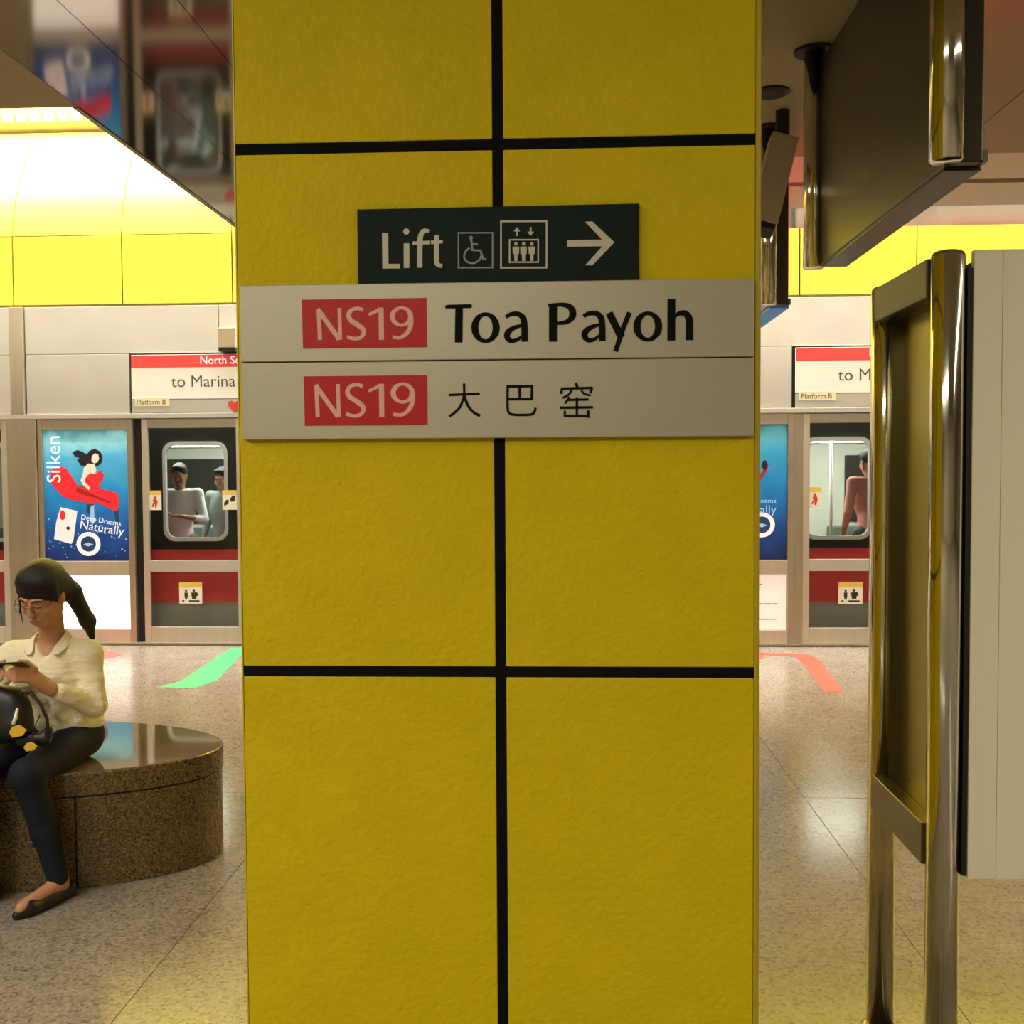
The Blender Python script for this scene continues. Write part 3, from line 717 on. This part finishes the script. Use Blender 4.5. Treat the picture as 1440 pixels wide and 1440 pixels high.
tag(MB().lathe([(.055, 3.135), (.075, 3.142), (.075, 3.15)], (.86, 4.5, 0), 28).build('ceiling_rosette', M['black']), 'small dark round ceiling fitting just right of the pillar', 'ceiling fitting')

# ------------------------------------------------------------ bench
bx, by, ba, bb = -2.385, 4.35, .95, .47
bench = empty('bench', (bx, by, 0), label='oval brown granite bench with polished top at left', cat='bench')
def oval(z0, z1, ga, a0, a1, n=40, inner=False):
    full = abs(a1-a0-2*math.pi) < 1e-6
    ang = [a0+(a1-a0)*i/n for i in range(n if full else n+1)]
    pts = [(bx+(ba+ga)*math.cos(t), by+(bb+ga)*math.sin(t)) for t in ang]
    if not full: pts.append((bx, by))
    m = len(pts)
    return MB().add([(x, y, z0) for x, y in pts]+[(x, y, z1) for x, y in pts], [tuple(range(m)), tuple(range(m, 2*m))]+[(i, (i+1) % m, m+(i+1) % m, m+i) for i in range(m)])
splits = [math.radians(a) for a in (-58, 60, 120, 180, 238, 302)]
segs = [(-1.0, 1.05), (1.05, 2.1), (2.1, 3.14), (3.14, 4.2), (4.2, 5.283)]
for a, b_ in segs:
    oval(0, .352, -.006, a+.004, b_-.004, 24).build('side_block', M['bench'], bench, .003)
oval(.350, .358, -.016, 0, 2*math.pi, 64).build('shadow_joint', M['black'], bench)
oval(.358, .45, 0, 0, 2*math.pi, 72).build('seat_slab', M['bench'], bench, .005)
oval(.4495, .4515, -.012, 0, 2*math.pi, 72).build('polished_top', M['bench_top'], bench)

# ------------------------------------------------------------ train behind the screen doors
TY = 10.0
tr = empty('train', (0, TY, 0), label='dark train with red band standing behind the platform screen doors', cat='train')
WIN = []
for kk in (-1, 0, 1):
    b = BASE+PER*kk
    for a in (b+.115, b+1.15): WIN.append((a, a+.60))
    for a in (b+2.2, b+3.35): WIN.append((a, a+1.0))
    WIN.append((b+4.35, b+4.75))
WIN = [w for w in WIN if w[1] < 9.2 and w[0] > -9.2]
outer = [(-9.4, .86), (9.4, .86), (9.4, 2.6), (-9.4, 2.6)]
MB().plate([outer]+[rrect(a, c, .955, 1.875, .10) for a, c in WIN], TY, TY+.05).build('upper_body', M['train_dark'], tr)
box('red_band', -9.4, 9.4, TY-.002, TY+.05, .36, .86, M['train_red'], tr)
box('grey_skirt', -9.4, 9.4, TY, TY+.05, -.4, .36, M['train_grey'], tr)
for a, c in WIN:
    fr = MB().plate([rrect(a-.012, c+.012, .94, 1.89, .11), rrect(a+.018, c-.018, .975, 1.855, .09)], TY-.012, TY+.03).build('window_frame', M['train_rim'], tr)
    MB().plate([rrect(a+.01, c-.01, .965, 1.865, .095)], TY+.02, TY+.028).build('pane', M['glass_train'], fr)
box('car_floor', -9.4, 9.4, TY+.05, 12.4, -.08, 0, M['train_seat'], tr)
box('car_ceiling', -9.4, 9.4, TY+.05, 12.4, 2.25, 2.32, M['train_in'], tr)
box('far_side', -9.4, 9.4, 12.35, 12.45, 0, 2.3, M['train_in'], tr)
for x0 in (-8.5, -5.2, -2.9, .4, 3.2, 6.2):
    box('dark_window', x0, x0+1.6, 12.32, 12.35, 1.0, 1.75, M['train_dark'], tr, .02)
    box('bench_seat', x0-.2, x0+2.0, 11.85, 12.34, .40, .48, M['train_seat'], tr, .02)
    box('bench_back', x0-.2, x0+2.0, 12.24, 12.34, .48, .95, M['train_seat'], tr, .02)
for x in (-3.1, 2.72, .2, -6.3, 6.0): MB().cyl((x, 11.0, 0), (x, 11.0, 2.25), .017, n=12).build('grab_pole', M['train_rim'], tr, smooth=True)
MB().cyl((-9.3, 11.1, 1.86), (9.3, 11.1, 1.86), .015, n=10).build('grab_rail', M['train_rim'], tr)
for x in (-6.5, -3.3, 0, 2.6, 6): box('ceiling_lamp', x-1.2, x+1.2, 11.1, 11.28, 2.22, 2.25, M['tube'], tr)
for x in (-3.3, 2.6): area('train_light', (x, 11.1, 2.20), 2.4, .3, 110, (x, 11.1, 0), (1, 1, .92))

# ------------------------------------------------------------ people: smooth-union distance fields, meshed as one surface
def nrm(v): v = np.array(v, float); return v/np.linalg.norm(v)
def d_cap(P, a, b, ra, rb):
    a = np.array(a, np.float32); b = np.array(b, np.float32); ab = b-a
    t = np.clip(((P-a)@ab)/(ab@ab+1e-12), 0, 1)
    return np.linalg.norm(P-a-t[..., None]*ab, axis=-1)-(ra+(rb-ra)*t)
def d_ell(P, c, r, R):
    q = (P-np.array(c, np.float32))
    if R is not None: q = q@np.array(R, np.float32).T
    r = np.array(r, np.float32)
    k0 = np.linalg.norm(q/r, axis=-1); k1 = np.linalg.norm(q/(r*r), axis=-1)
    return k0*(k0-1)/(k1+1e-9)
def bounds(p):
    if p[0] == 'c':
        m = max(p[3], p[4]); return np.minimum(p[1], p[2])-m, np.maximum(p[1], p[2])+m
    m = max(p[2]); return np.array(p[1])-m, np.array(p[1])+m
def sdf_mesh(prims, vox, cuts=(), planes=()):
    """prims ('c',a,b,ra,rb,k) or ('e',centre,radii,R,k); cuts are subtracted; planes (point, normal) keep the side behind the normal"""
    lo = np.min([bounds(p)[0] for p in prims], 0)-3*vox; hi = np.max([bounds(p)[1] for p in prims], 0)+3*vox
    n = np.ceil((hi-lo)/vox).astype(int)+1
    ax = [(lo[i]+vox*np.arange(n[i])).astype(np.float32) for i in range(3)]
    D = np.full(n, .2, np.float32)
    def sub(p, m):
        a, b = bounds(p); i0 = np.clip(((a-m-lo)/vox).astype(int), 0, n-1); i1 = np.clip(((b+m-lo)/vox).astype(int)+2, 1, n)
        sl = tuple(slice(i0[i], i1[i]) for i in range(3))
        return sl, np.stack(np.meshgrid(*[ax[i][sl[i]] for i in range(3)], indexing='ij'), -1)
    def ev(p, P): return d_cap(P, *p[1:5]) if p[0] == 'c' else d_ell(P, *p[1:4])
    for p in prims:
        k = p[-1]; sl, P = sub(p, max(k*1.5, 3*vox)+.01); d = ev(p, P); e = D[sl]
        hh = np.maximum(k-np.abs(e-d), 0)/max(k, 1e-6)
        D[sl] = np.minimum(e, d)-hh*hh*k*.25
    for p in cuts:
        k = p[-1]; sl, P = sub(p, max(k*1.5, 3*vox)+.01); d = -ev(p, P); e = D[sl]
        hh = np.maximum(k-np.abs(e-d), 0)/max(k, 1e-6)
        D[sl] = np.maximum(e, d)+hh*hh*k*.25
    if planes:
        G = np.stack(np.meshgrid(*ax, indexing='ij'), -1)
        for pt, nn in planes:
            D = np.maximum(D, ((G-np.array(pt, np.float32))@np.array(nrm(nn), np.float32)))
    ins = D < 0
    cs = [(i, j, k) for i in (0, 1) for j in (0, 1) for k in (0, 1)]
    def cor(A, c): return A[c[0]:A.shape[0]-1+c[0], c[1]:A.shape[1]-1+c[1], c[2]:A.shape[2]-1+c[2]]
    cnt = sum(cor(ins, c).astype(np.int8) for c in cs); mix = (cnt > 0) & (cnt < 8)
    I = np.argwhere(mix); idx = np.full(mix.shape, -1, np.int64); idx[mix] = np.arange(len(I))
    vals = [cor(D, c)[mix] for c in cs]
    acc = np.zeros((len(I), 3)); num = np.zeros(len(I))
    for a in range(8):
        for b in range(a+1, 8):
            if sum(abs(cs[a][q]-cs[b][q]) for q in range(3)) != 1: continue
            va, vb = vals[a], vals[b]; m = (va < 0) != (vb < 0)
            t = np.where(m, va/np.where(m, va-vb, 1), 0)
            pt = np.array(cs[a])[None]+t[:, None]*(np.array(cs[b])-np.array(cs[a]))[None]
            acc += np.where(m[:, None], pt, 0); num += m
    V = lo+(I+acc/num[:, None])*vox
    F = []
    for axis in range(3):
        o1, o2 = [q for q in range(3) if q != axis]
        s0 = [slice(None)]*3; s1 = [slice(None)]*3
        s0[axis] = slice(0, -1); s1[axis] = slice(1, None)
        ch = ins[tuple(s0)] != ins[tuple(s1)]
        E_ = np.argwhere(ch); E_ = E_[(E_[:, o1] > 0) & (E_[:, o2] > 0) & (E_[:, o1] < n[o1]-1) & (E_[:, o2] < n[o2]-1)]
        q = []
        for da, db in ((-1, -1), (0, -1), (0, 0), (-1, 0)):
            t = E_.copy(); t[:, o1] += da; t[:, o2] += db; q.append(idx[t[:, 0], t[:, 1], t[:, 2]])
        F.append(np.stack(q, 1))
    F = np.concatenate(F); F = F[(F >= 0).all(1)]
    mb = MB(); mb.v = [tuple(v) for v in V.tolist()]; mb.f = [tuple(f) for f in F.tolist()]
    return mb
def soft(o, it=3):
    m = o.modifiers.new('smooth', 'SMOOTH'); m.iterations = it; m.factor = .5; return o
C_ = lambda a, b, ra, rb, k=.03: ('c', np.array(a, float), np.array(b, float), ra, rb, k)
E_ = lambda c, r, R=None, k=.03: ('e', np.array(c, float), np.array(r, float), R, k)
class Head:
    def __init__(s, o, fwd_yaw, pitch, roll=0):
        f = np.array([math.sin(fwd_yaw)*math.cos(pitch), -math.cos(fwd_yaw)*math.cos(pitch), math.sin(pitch)])
        sd = nrm(np.cross([0, 0, 1], f)); u = np.cross(f, sd)
        sd, u = sd*math.cos(roll)+u*math.sin(roll), u*math.cos(roll)-sd*math.sin(roll)
        s.o = np.array(o, float); s.R = np.array([sd, f, u])
    def w(s, p): return s.o+np.array(p, float)@s.R
    def e(s, c, r, k=.02): return ('e', s.w(c), np.array(r, float), s.R, k)
    def c(s, a, b, ra, rb, k=.015): return ('c', s.w(a), s.w(b), ra, rb, k)
    def prims(s):
        P = [s.e((0, -.010, .022), (.071, .088, .092)), s.e((0, .028, -.040), (.056, .058, .072), .03), s.c((0, .062, -.098), (0, .050, -.085), .018, .03, .02)]
        for q in (-1, 1):
            P += [s.e((q*.036, .064, -.034), (.022, .020, .024), .015), s.c((q*.012, .090, .020), (q*.045, .078, .018), .008, .006, .012), s.e((q*.073, -.006, -.012), (.008, .018, .030), .006), s.c((q*.055, .01, -.06), (q*.02, .06, -.095), .018, .014, .02)]
        P += [s.c((0, .090, .004), (0, .104, -.036), .007, .0105, .010), s.e((0, .100, -.040), (.017, .010, .008), .006), s.e((0, .084, -.070), (.023, .013, .012), .008)]
        return P
    def cuts(s): return [s.e((q*.031, .094, .000), (.018, .010, .010), .010) for q in (-1, 1)]
    def lids(s): return [s.e((q*.031, .074, -.001), (.014, .014, .011), .004) for q in (-1, 1)]
def hand(wrist, knuck, side, tips, thumb, w=.034):
    """palm plus five fingers; side = across the palm, tips = list of four (mid, tip), thumb = (base, mid, tip)"""
    wr, kn, sd = np.array(wrist), np.array(knuck), nrm(side)
    P = []
    for t in (-.9, -.3, .3, .9):
        P.append(C_(wr+sd*t*.018, kn+sd*t*w, .015, .0105, .012))
    for i, (m, t) in enumerate(tips):
        b = kn+sd*(-.9+.6*i)*w
        r = (.0088, .0094, .0090, .0078)[i]
        P += [C_(b, m, r+.0006, r, .004), C_(m, t, r, r-.0014, .003)]
    P += [C_(thumb[0], thumb[1], .012, .0100, .010), C_(thumb[1], thumb[2], .0100, .0080, .004)]
    return P

def seated_woman():
    t = empty('person', (-2.02, 4.16, .45), label='seated woman in cream blouse and dark jeans looking down at her phone', cat='person')
    H = Head((-2.012, 4.020, 1.135), math.radians(-8), math.radians(-25), math.radians(-4))
    nk = np.array([-2.025, 4.105, .945])
    Lh, Rh = np.array([-1.945, 4.17, .535]), np.array([-2.10, 4.15, .535])
    Lk, Rk = np.array([-1.972, 3.785, .492]), np.array([-2.165, 3.745, .495])
    La, Ra = np.array([-1.890, 3.835, .085]), np.array([-2.150, 3.80, .085])
    Ls, Rs = np.array([-1.888, 4.115, .878]), np.array([-2.168, 4.085, .878])
    Le, Re = np.array([-1.848, 4.085, .685]), np.array([-2.275, 4.00, .705])
    Lw, Rw = np.array([-1.935, 3.905, .785]), np.array([-2.150, 3.875, .795])
    Lk_, Rk_ = np.array([-1.982, 3.845, .850]), np.array([-2.095, 3.828, .850])
    toeL = np.array([-1.958, 3.68, .030]); toeR = np.array([-2.20, 3.64, .03])
    def legs(g):
        P = [E_((-2.022, 4.185, .545), (.150+g, .105+g, .092+g), None, .04)]
        for h, k_, a in ((Lh, Lk, La), (Rh, Rk, Ra)):
            mid = k_*.45+a*.55+np.array([0, .012, 0])
            P += [C_(h, k_, .078+g, .054+g, .035), C_(k_, mid, .053+g, .045+g, .02), C_(mid, a, .045+g, .033+g*.8, .02), E_(k_+[0, -.004, 0], (.052+g, .05+g, .055+g), None, .02)]
        return P
    def torso(g):
        return [C_((-2.02, 4.185, .60), (-2.025, 4.16, .72), .105+g, .100+g, .05), E_((-2.028, 4.125, .815), (.132+g, .088+g, .125+g), None, .05),
                C_(Ls, Rs, .046+g, .046+g, .05), C_(nk+[.02, 0, -.045], Ls, .036+g, .036+g, .04), C_(nk+[-.02, 0, -.045], Rs, .036+g, .036+g, .04), C_((-1.985, 4.05, .80), (-1.985, 4.06, .81), .050+g, .05+g, .04), C_((-2.085, 4.035, .80), (-2.085, 4.045, .81), .05+g, .05+g, .04)]
    def arms(g, end=1.0):
        P = []
        for s_, e_, w in ((Ls, Le, Lw), (Rs, Re, Rw)):
            P += [C_(s_, e_, .046+g, .038+g, .03), C_(e_, e_+(w-e_)*end, .038+g, .026+g, .015)]
        return P
    neck = [C_(nk+[0, .01, -.02], H.w((0, -.015, -.05)), .048, .046, .02)]
    # phone, held by both hands
    ph = np.array([-2.038, 3.800, .893])
    hands = hand(Lw, Lk_, (.10, -.45, -.5), [((-2.010, 3.806, .882), (-2.030, 3.790, .876)), ((-2.013, 3.800, .868), (-2.034, 3.786, .868)), ((-2.014, 3.793, .852), (-2.034, 3.785, .858)), ((-2.010, 3.788, .838), (-2.028, 3.783, .848))], ((-1.972, 3.862, .868), (-1.994, 3.846, .897), (-2.012, 3.826, .905)), .028)
    hands += hand(Rw, Rk_, (-.10, -.45, -.5), [((-2.072, 3.800, .880), (-2.052, 3.788, .875)), ((-2.070, 3.796, .866), (-2.050, 3.784, .866)), ((-2.070, 3.790, .850), (-2.052, 3.783, .856)), ((-2.074, 3.786, .836), (-2.056, 3.781, .846))], ((-2.104, 3.848, .866), (-2.084, 3.836, .897), (-2.066, 3.822, .905)), .028)
    feet = []
    for a, toe in ((La, toeL), (Ra, toeR)):
        feet += [C_(a+[0, .012, 0], a+[.006, .022, -.045], .031, .029, .02), C_(a+[0, 0, -.02], toe+[.008, .02, .01], .029, .022, .02), C_(toe+[.01, .03, 0], toe, .024, .016, .02)]
    b = sdf_mesh(torso(-.008)+legs(-.008)+arms(-.006)+neck+feet+H.prims()+H.lids()+hands, .0052, [c for c in H.cuts()])
    soft(b.build('body', M['skin'], t, smooth=True), 2)
    # lips, brows, spectacles
    sdf_mesh([H.e((0, .0955, -.067), (.020, .004, .0035), .002), H.e((0, .0955, -.074), (.017, .0045, .0042), .002)], .0016).build('lips', M['lip'], t, smooth=True)
    for q in (-1, 1):
        MB().tube([H.w(p) for p in ((q*.014, .0985, .020), (q*.03, .0965, .025), (q*.047, .084, .019))], [.002, .003, .0015], 8).build('eyebrow', M['hair'], t, smooth=True)
        MB().tube([H.w((q*.031+.016*math.cos(a), .095-abs(.016*math.cos(a)*q+.0)*.25, -.004+.0025*math.sin(a) if math.sin(a) < 0 else -.004)) for a in np.linspace(math.pi, 2*math.pi, 9)], .0014, 6).build('eyelash', M['hair'], t)
    sp_ = MB()
    for q in (-1, 1):
        lp = [H.w((q*.034+.024*math.cos(a), .112-.10*max(0, abs(q*.034+.024*math.cos(a))-.02), -.004+.017*math.sin(a))) for a in np.linspace(0, 2*math.pi, 22)]
        sp_.tube(lp, .0009, 6)
        sp_.tube([H.w((q*.057, .108, -.002)), H.w((q*.073, .07, .004)), H.w((q*.078, -.005, .002))], .0014, 6)
    sp_.tube([H.w((-.011, .113, .0)), H.w((0, .117, .003)), H.w((.011, .113, .0))], .0014, 6)
    sp_.build('spectacles', M['metal_thin'], t, smooth=True)
    # hair
    hp_ = [H.e((0, -.016, .034), (.084, .098, .096), .02), H.e((0, .034, .066), (.068, .048, .042), .03), H.e((0, .0, .072), (.072, .070, .056), .03), H.e((0, -.06, -.01), (.074, .050, .070), .03)]
    for x in np.linspace(-.055, .055, 9):
        hp_.append(H.c((x*.8, .050, .085), (x*1.04, .0885-abs(x)*.45, .026+abs(x)*.05+.004*math.sin(90*x)), .014, .0075, .010))
    for q in (-1, 1):
        hp_.append(H.c((q*.068, .030, .06), (q*.076, .036, -.005), .015, .008, .015))
    base = H.w((.03, -.088, .0)); p1 = H.w((.045, -.108, -.055)); p2 = np.array([-1.905, 4.165, 1.005]); p3 = np.array([-1.900, 4.19, .935])
    hp_ += [C_(base, p1, .036, .034, .02), C_(p1, p2, .034, .028, .02), C_(p2, p3, .028, .012, .02)]
    st_ = [H.w((-.075, .040, .0)), H.w((-.080, .052, -.06)), H.w((-.074, .060, -.115))]
    hp_ += [C_(st_[0], st_[1], .006, .005, .006), C_(st_[1], st_[2], .005, .003, .006)]
    soft(sdf_mesh(hp_, .0055, [H.e((0, .082, -.048), (.060, .055, .072), .008)]).build('hair', M['hair'], t, smooth=True), 2)
    # blouse with open collar
    vcut = [C_(nk+[0, -.01, .015], H.w((0, 0, -.06)), .056, .060, .012)]
    for a in np.linspace(0, 1, 6):
        vcut.append(C_(np.array([-2.022, 4.075-.04*a, .955-.075*a]), np.array([-2.020, 3.96-.02*a, .950-.085*a]), .040*(1-a)+.006, .046*(1-a)+.006, .006))
    skirt = [C_((-2.02, 4.185, .62), (-2.02, 4.185, .545), .112, .122, .04), E_((-2.02, 4.185, .60), (.158, .115, .09), None, .04)]
    folds = []
    for a, b2, r in (((-1.93, 4.045, .79), (-1.90, 4.075, .62), .016), ((-1.99, 4.03, .75), (-1.96, 4.07, .60), .014), ((-2.04, 4.04, .74), (-2.05, 4.06, .60), .015), ((-2.0, 4.03, .87), (-1.985, 4.035, .66), .010)):
        folds.append(C_(a, b2, r, r*.8, .03))
    for s_, e_ in ((Ls, Le), (Rs, Re)):
        for q in (.35, .55, .75, .92):
            c0 = s_+(e_-s_)*q; folds.append(C_(c0+[-.035, -.025, .018], c0+[.035, -.022, -.014], .016, .016, .02))
    sh = sdf_mesh(torso(.006)+arms(.008, .80)+skirt+folds, .0062, vcut, [((-2.02, 4.18, .565), (-.05, .10, -1))])
    soft(sh.build('blouse', M['blouse'], t, smooth=True), 2)
    # collar flaps and placket
    for q in (-1, 1):
        mb = MB()
        up = [nk+np.array([q*.030, .045, .045]), nk+np.array([q*.058, .005, .034]), nk+np.array([q*.052, -.045, .008]), nk+np.array([q*.024, -.085, -.040])]
        dn = [nk+np.array([q*.040, .070, .012]), nk+np.array([q*.088, .005, .002]), nk+np.array([q*.098, -.055, -.022]), nk+np.array([q*.060, -.098, -.062])]
        n = len(up); vs = []
        for a, b2 in zip(up, dn): vs += [a, b2, b2+[0, .006, -.006], a+[0, .006, -.006]]
        fs = [(0, 1, 2, 3), (4*n-4, 4*n-1, 4*n-2, 4*n-3)]+[(4*i+k, 4*i+4+k, 4*i+4+(k+1) % 4, 4*i+(k+1) % 4) for i in range(n-1) for k in range(4)]
        mb.add(vs, fs)
        o = mb.build('collar', M['blouse'], t, smooth=True); m = o.modifiers.new('subdivision', 'SUBSURF'); m.levels = 1; m.render_levels = 1
    # jeans
    soft(sdf_mesh(legs(.004), .0065, [], []).build('jeans', M['jeans'], t, smooth=True), 2)
    # flat shoes
    for a, toe in ((La, toeL), (Ra, toeR)):
        d = nrm((toe-a)*[1, 1, 0]); hl = a*[1, 1, 0]-d*.045; tp = toe*[1, 1, 0]-d*-.022
        P = [C_(hl+[0, 0, .034], hl+d*.10+[0, 0, .026], .033, .030, .02), C_(hl+d*.10+[0, 0, .026], tp-d*.06+[0, 0, .024], .030, .034, .03), C_(tp-d*.06+[0, 0, .024], tp-d*.012+[0, 0, .016], .034, .016, .02)]
        cut = [C_(hl+d*.012+[0, 0, .075], hl+d*.135+[0, 0, .062], .031, .028, .006)]
        soft(sdf_mesh(P, .0045, cut, [((0, 0, .003), (0, 0, -1))]).build('shoe', M['leather'], t, smooth=True), 1)
    # what she holds: phone and bag are things of their own
    p = empty('phone', tuple(ph), label='dark phone held in both hands by the seated woman', cat='phone')
    rot = Matrix.Rotation(math.radians(-22), 3, 'X') @ Matrix.Rotation(math.radians(-4), 3, 'Y')
    def pb(x0, x1, y0, y1, z0, z1):
        m = MB().box(x0, x1, y0, y1, z0, z1); m.v = [tuple(rot @ Vector(v)+Vector(ph)) for v in m.v]; return m
    pb(-.066, .066, -.034, .034, -.0045, .0045).build('case', M['phone'], p, .003)
    pb(-.055, .055, -.030, .030, .0045, .0052).build('screen', mat('phone_screen', (.02, .025, .03), .08, emit=((.5, .6, .8), .25)), p)
    g = empty('handbag', (-2.09, 3.88, .60), label='black handbag with yellow tags on the seated woman\'s lap', cat='bag')
    soft(sdf_mesh([C_((-2.19, 3.87, .655), (-2.045, 3.855, .655), .060, .056, .04), C_((-2.17, 3.875, .76), (-2.055, 3.86, .755), .042, .040, .05), E_((-2.11, 3.86, .70), (.12, .060, .10), None, .04)], .007).build('bag_body', M['leather'], g, smooth=True), 2)
    hd = [(-2.035, 3.842, .745), (-2.010, 3.835, .785), (-1.975, 3.835, .785), (-1.940, 3.835, .745), (-1.918, 3.838, .690), (-1.918, 3.84, .645), (-1.935, 3.842, .615), (-1.965, 3.842, .605)]
    MB().tube(hd, .0065, 10).build('handle', M['leather'], g, smooth=True)
    soft(sdf_mesh([C_((-2.02, 3.845, .605), (-1.935, 3.85, .612), .026, .022, .02), C_((-1.925, 3.86, .64), (-1.94, 3.86, .60), .016, .02, .02)], .006).build('bag_flap', M['leather'], g, smooth=True), 1)
    def leaf_tag(name, c, dx, dz, m, th=.004):
        P = [(-1, -.2), (-.6, .7), (.2, 1.0), (1.0, .2), (.5, -.7), (-.6, -1)]
        return MB().plate([[(c[0]+a*dx, c[2]+b2*dz) for a, b2 in P]], c[1]-th, c[1]).build(name, M[m], g, .001)
    leaf_tag('yellow_tag', (-2.005, 3.793, .652), .034, .024, 'tag_yellow')
    leaf_tag('yellow_tag', (-1.965, 3.805, .592), .026, .018, 'tag_yellow')
    MB().tube([(-2.008, 3.797, .735), (-2.014, 3.793, .70), (-2.022, 3.791, .678)], [.005, .0075, .007], 10).build('white_strap', M['st_white'], g, smooth=True)
    MB().tube([(-1.943, 3.834, .70), (-1.958, 3.818, .66), (-1.965, 3.806, .605)], .0022, 8).build('cord', M['leather'], g)
seated_woman()

def standing(x, y, yaw, shirt, skin, trousers, label, h=1.70, arm='hold', hairm='hair', seat=False):
    """a passenger inside the train; coarse because only a few pixels tall"""
    k = h/1.70; t = empty('person', (x, y, 0), label=label, cat='person')
    ca, sa = math.cos(yaw), math.sin(yaw)
    zo = -.40 if seat else 0
    def p(a, b, c): return np.array([x+(a*ca-b*sa)*k, y+(a*sa+b*ca)*k, c*k+(zo if c > .5 else 0)])
    H = Head(p(0, -.02, 1.57), yaw, math.radians(-12))
    sh = [p(q*.18, .0, 1.38) for q in (1, -1)]; hip = [p(q*.09, .02, .90) for q in (1, -1)]
    if seat:
        kn = [p(q*.10, -.42, .89) for q in (1, -1)]; an = [p(q*.10, -.42, .08) for q in (1, -1)]
    else:
        kn = [p(q*.10, 0, .49) for q in (1, -1)]; an = [p(q*.10, .02, .08) for q in (1, -1)]
    if arm == 'hold':
        el = [p(.25, -.06, 1.12), p(-.25, -.06, 1.12)]; wr = [p(.10, -.26, 1.16), p(-.09, -.27, 1.18)]
    elif arm == 'up':
        el = [p(.26, -.10, 1.50), p(-.24, .0, 1.10)]; wr = [p(.20, -.14, 1.74), p(-.22, -.12, .88)]
    else:
        el = [p(.24, .02, 1.10), p(-.24, .02, 1.10)]; wr = [p(.24, -.08, .86), p(-.24, -.08, .86)]
    def torso(g): return [E_(p(0, .0, 1.22), (.155+g, .10+g, .20+g), None, .05), C_(sh[0], sh[1], .05+g, .05+g, .05), C_(p(0, .02, 1.02), p(0, .02, .92), .115+g, .125+g, .05)]
    def arms(g, e): return [q for i in (0, 1) for q in (C_(sh[i], el[i], .045+g, .038+g, .02), C_(el[i], el[i]+(wr[i]-el[i])*e, .036+g, .026+g, .015))]
    hands = []
    for i in (0, 1):
        d = nrm(wr[i]-el[i]); s_ = nrm(np.cross(d, [0, .3, 1])); kn_ = wr[i]+d*.07
        hands += hand(wr[i], kn_, s_, [(kn_+d*(.03+.005*j)+s_*(-.02+.014*j), kn_+d*(.05+.004*j)+s_*(-.02+.014*j)+[0, 0, -.018]) for j in range(4)], (wr[i]+d*.02+s_*.02, wr[i]+d*.045+s_*.042, wr[i]+d*.07+s_*.045))
    legs = lambda g: [C_(hip[i], kn[i], .085+g, .058+g, .03) for i in (0, 1)]+[C_(kn[i], an[i], .056+g, .036+g, .02) for i in (0, 1)]
    feet = [C_(an[i]+[0, 0, -.03], an[i]+np.array([.16*sa, -.16*ca, -.045]), .034, .026, .02) for i in (0, 1)]
    soft(sdf_mesh(torso(-.01)+arms(-.004, 1)+hands+legs(-.008)+feet+[C_(p(0, .01, 1.40), H.w((0, -.01, -.05)), .05, .048, .02)]+H.prims(), .010, H.cuts()).build('body', M[skin], t, smooth=True), 1)
    soft(sdf_mesh(torso(.006)+arms(.008, .45), .013, [C_(p(0, 0, 1.45), p(0, -.02, 1.6), .058, .06, .01)]).build('shirt', M[shirt], t, smooth=True), 1)
    soft(sdf_mesh(legs(.006)+[E_(p(0, .02, .90), (.155, .115, .11), None, .03)], .014).build('trousers', M[trousers], t, smooth=True), 1)
    soft(sdf_mesh([H.e((0, -.018, .036), (.079, .094, .088), .02), H.e((0, .05, .085), (.06, .04, .025), .02)], .010, [H.e((0, .09, -.03), (.062, .06, .085), .01)]).build('hair', M[hairm], t, smooth=True), 1)
    for i in (0, 1):
        soft(sdf_mesh([C_(an[i]+[0, 0, -.045], an[i]+np.array([.17*sa, -.17*ca, -.05]), .042, .034, .02)], .012, [], [((0, 0, .002), (0, 0, -1))]).build('shoe', M['leather'], t, smooth=True), 1)
    return t
standing(-3.87, 10.6, math.radians(6), 'grey_shirt', 'skin_dark', 'trousers', 'passenger in pale grey shirt standing behind the left train window, holding hands together')
standing(-3.53, 10.95, math.radians(-20), 'teal_shirt', 'skin', 'trousers', 'passenger in grey green shirt half hidden at right of the left train window', 1.66, 'down')
standing(2.99, 10.6, math.radians(200), 'pink_shirt', 'skin', 'trousers', 'passenger in pink shirt at right edge of the right train window', 1.80, 'down')
standing(2.42, 11.92, math.radians(5), 'grey_shirt', 'skin', 'trousers', 'passenger sitting low at left of the right train window', 1.62, 'hold', seat=True)
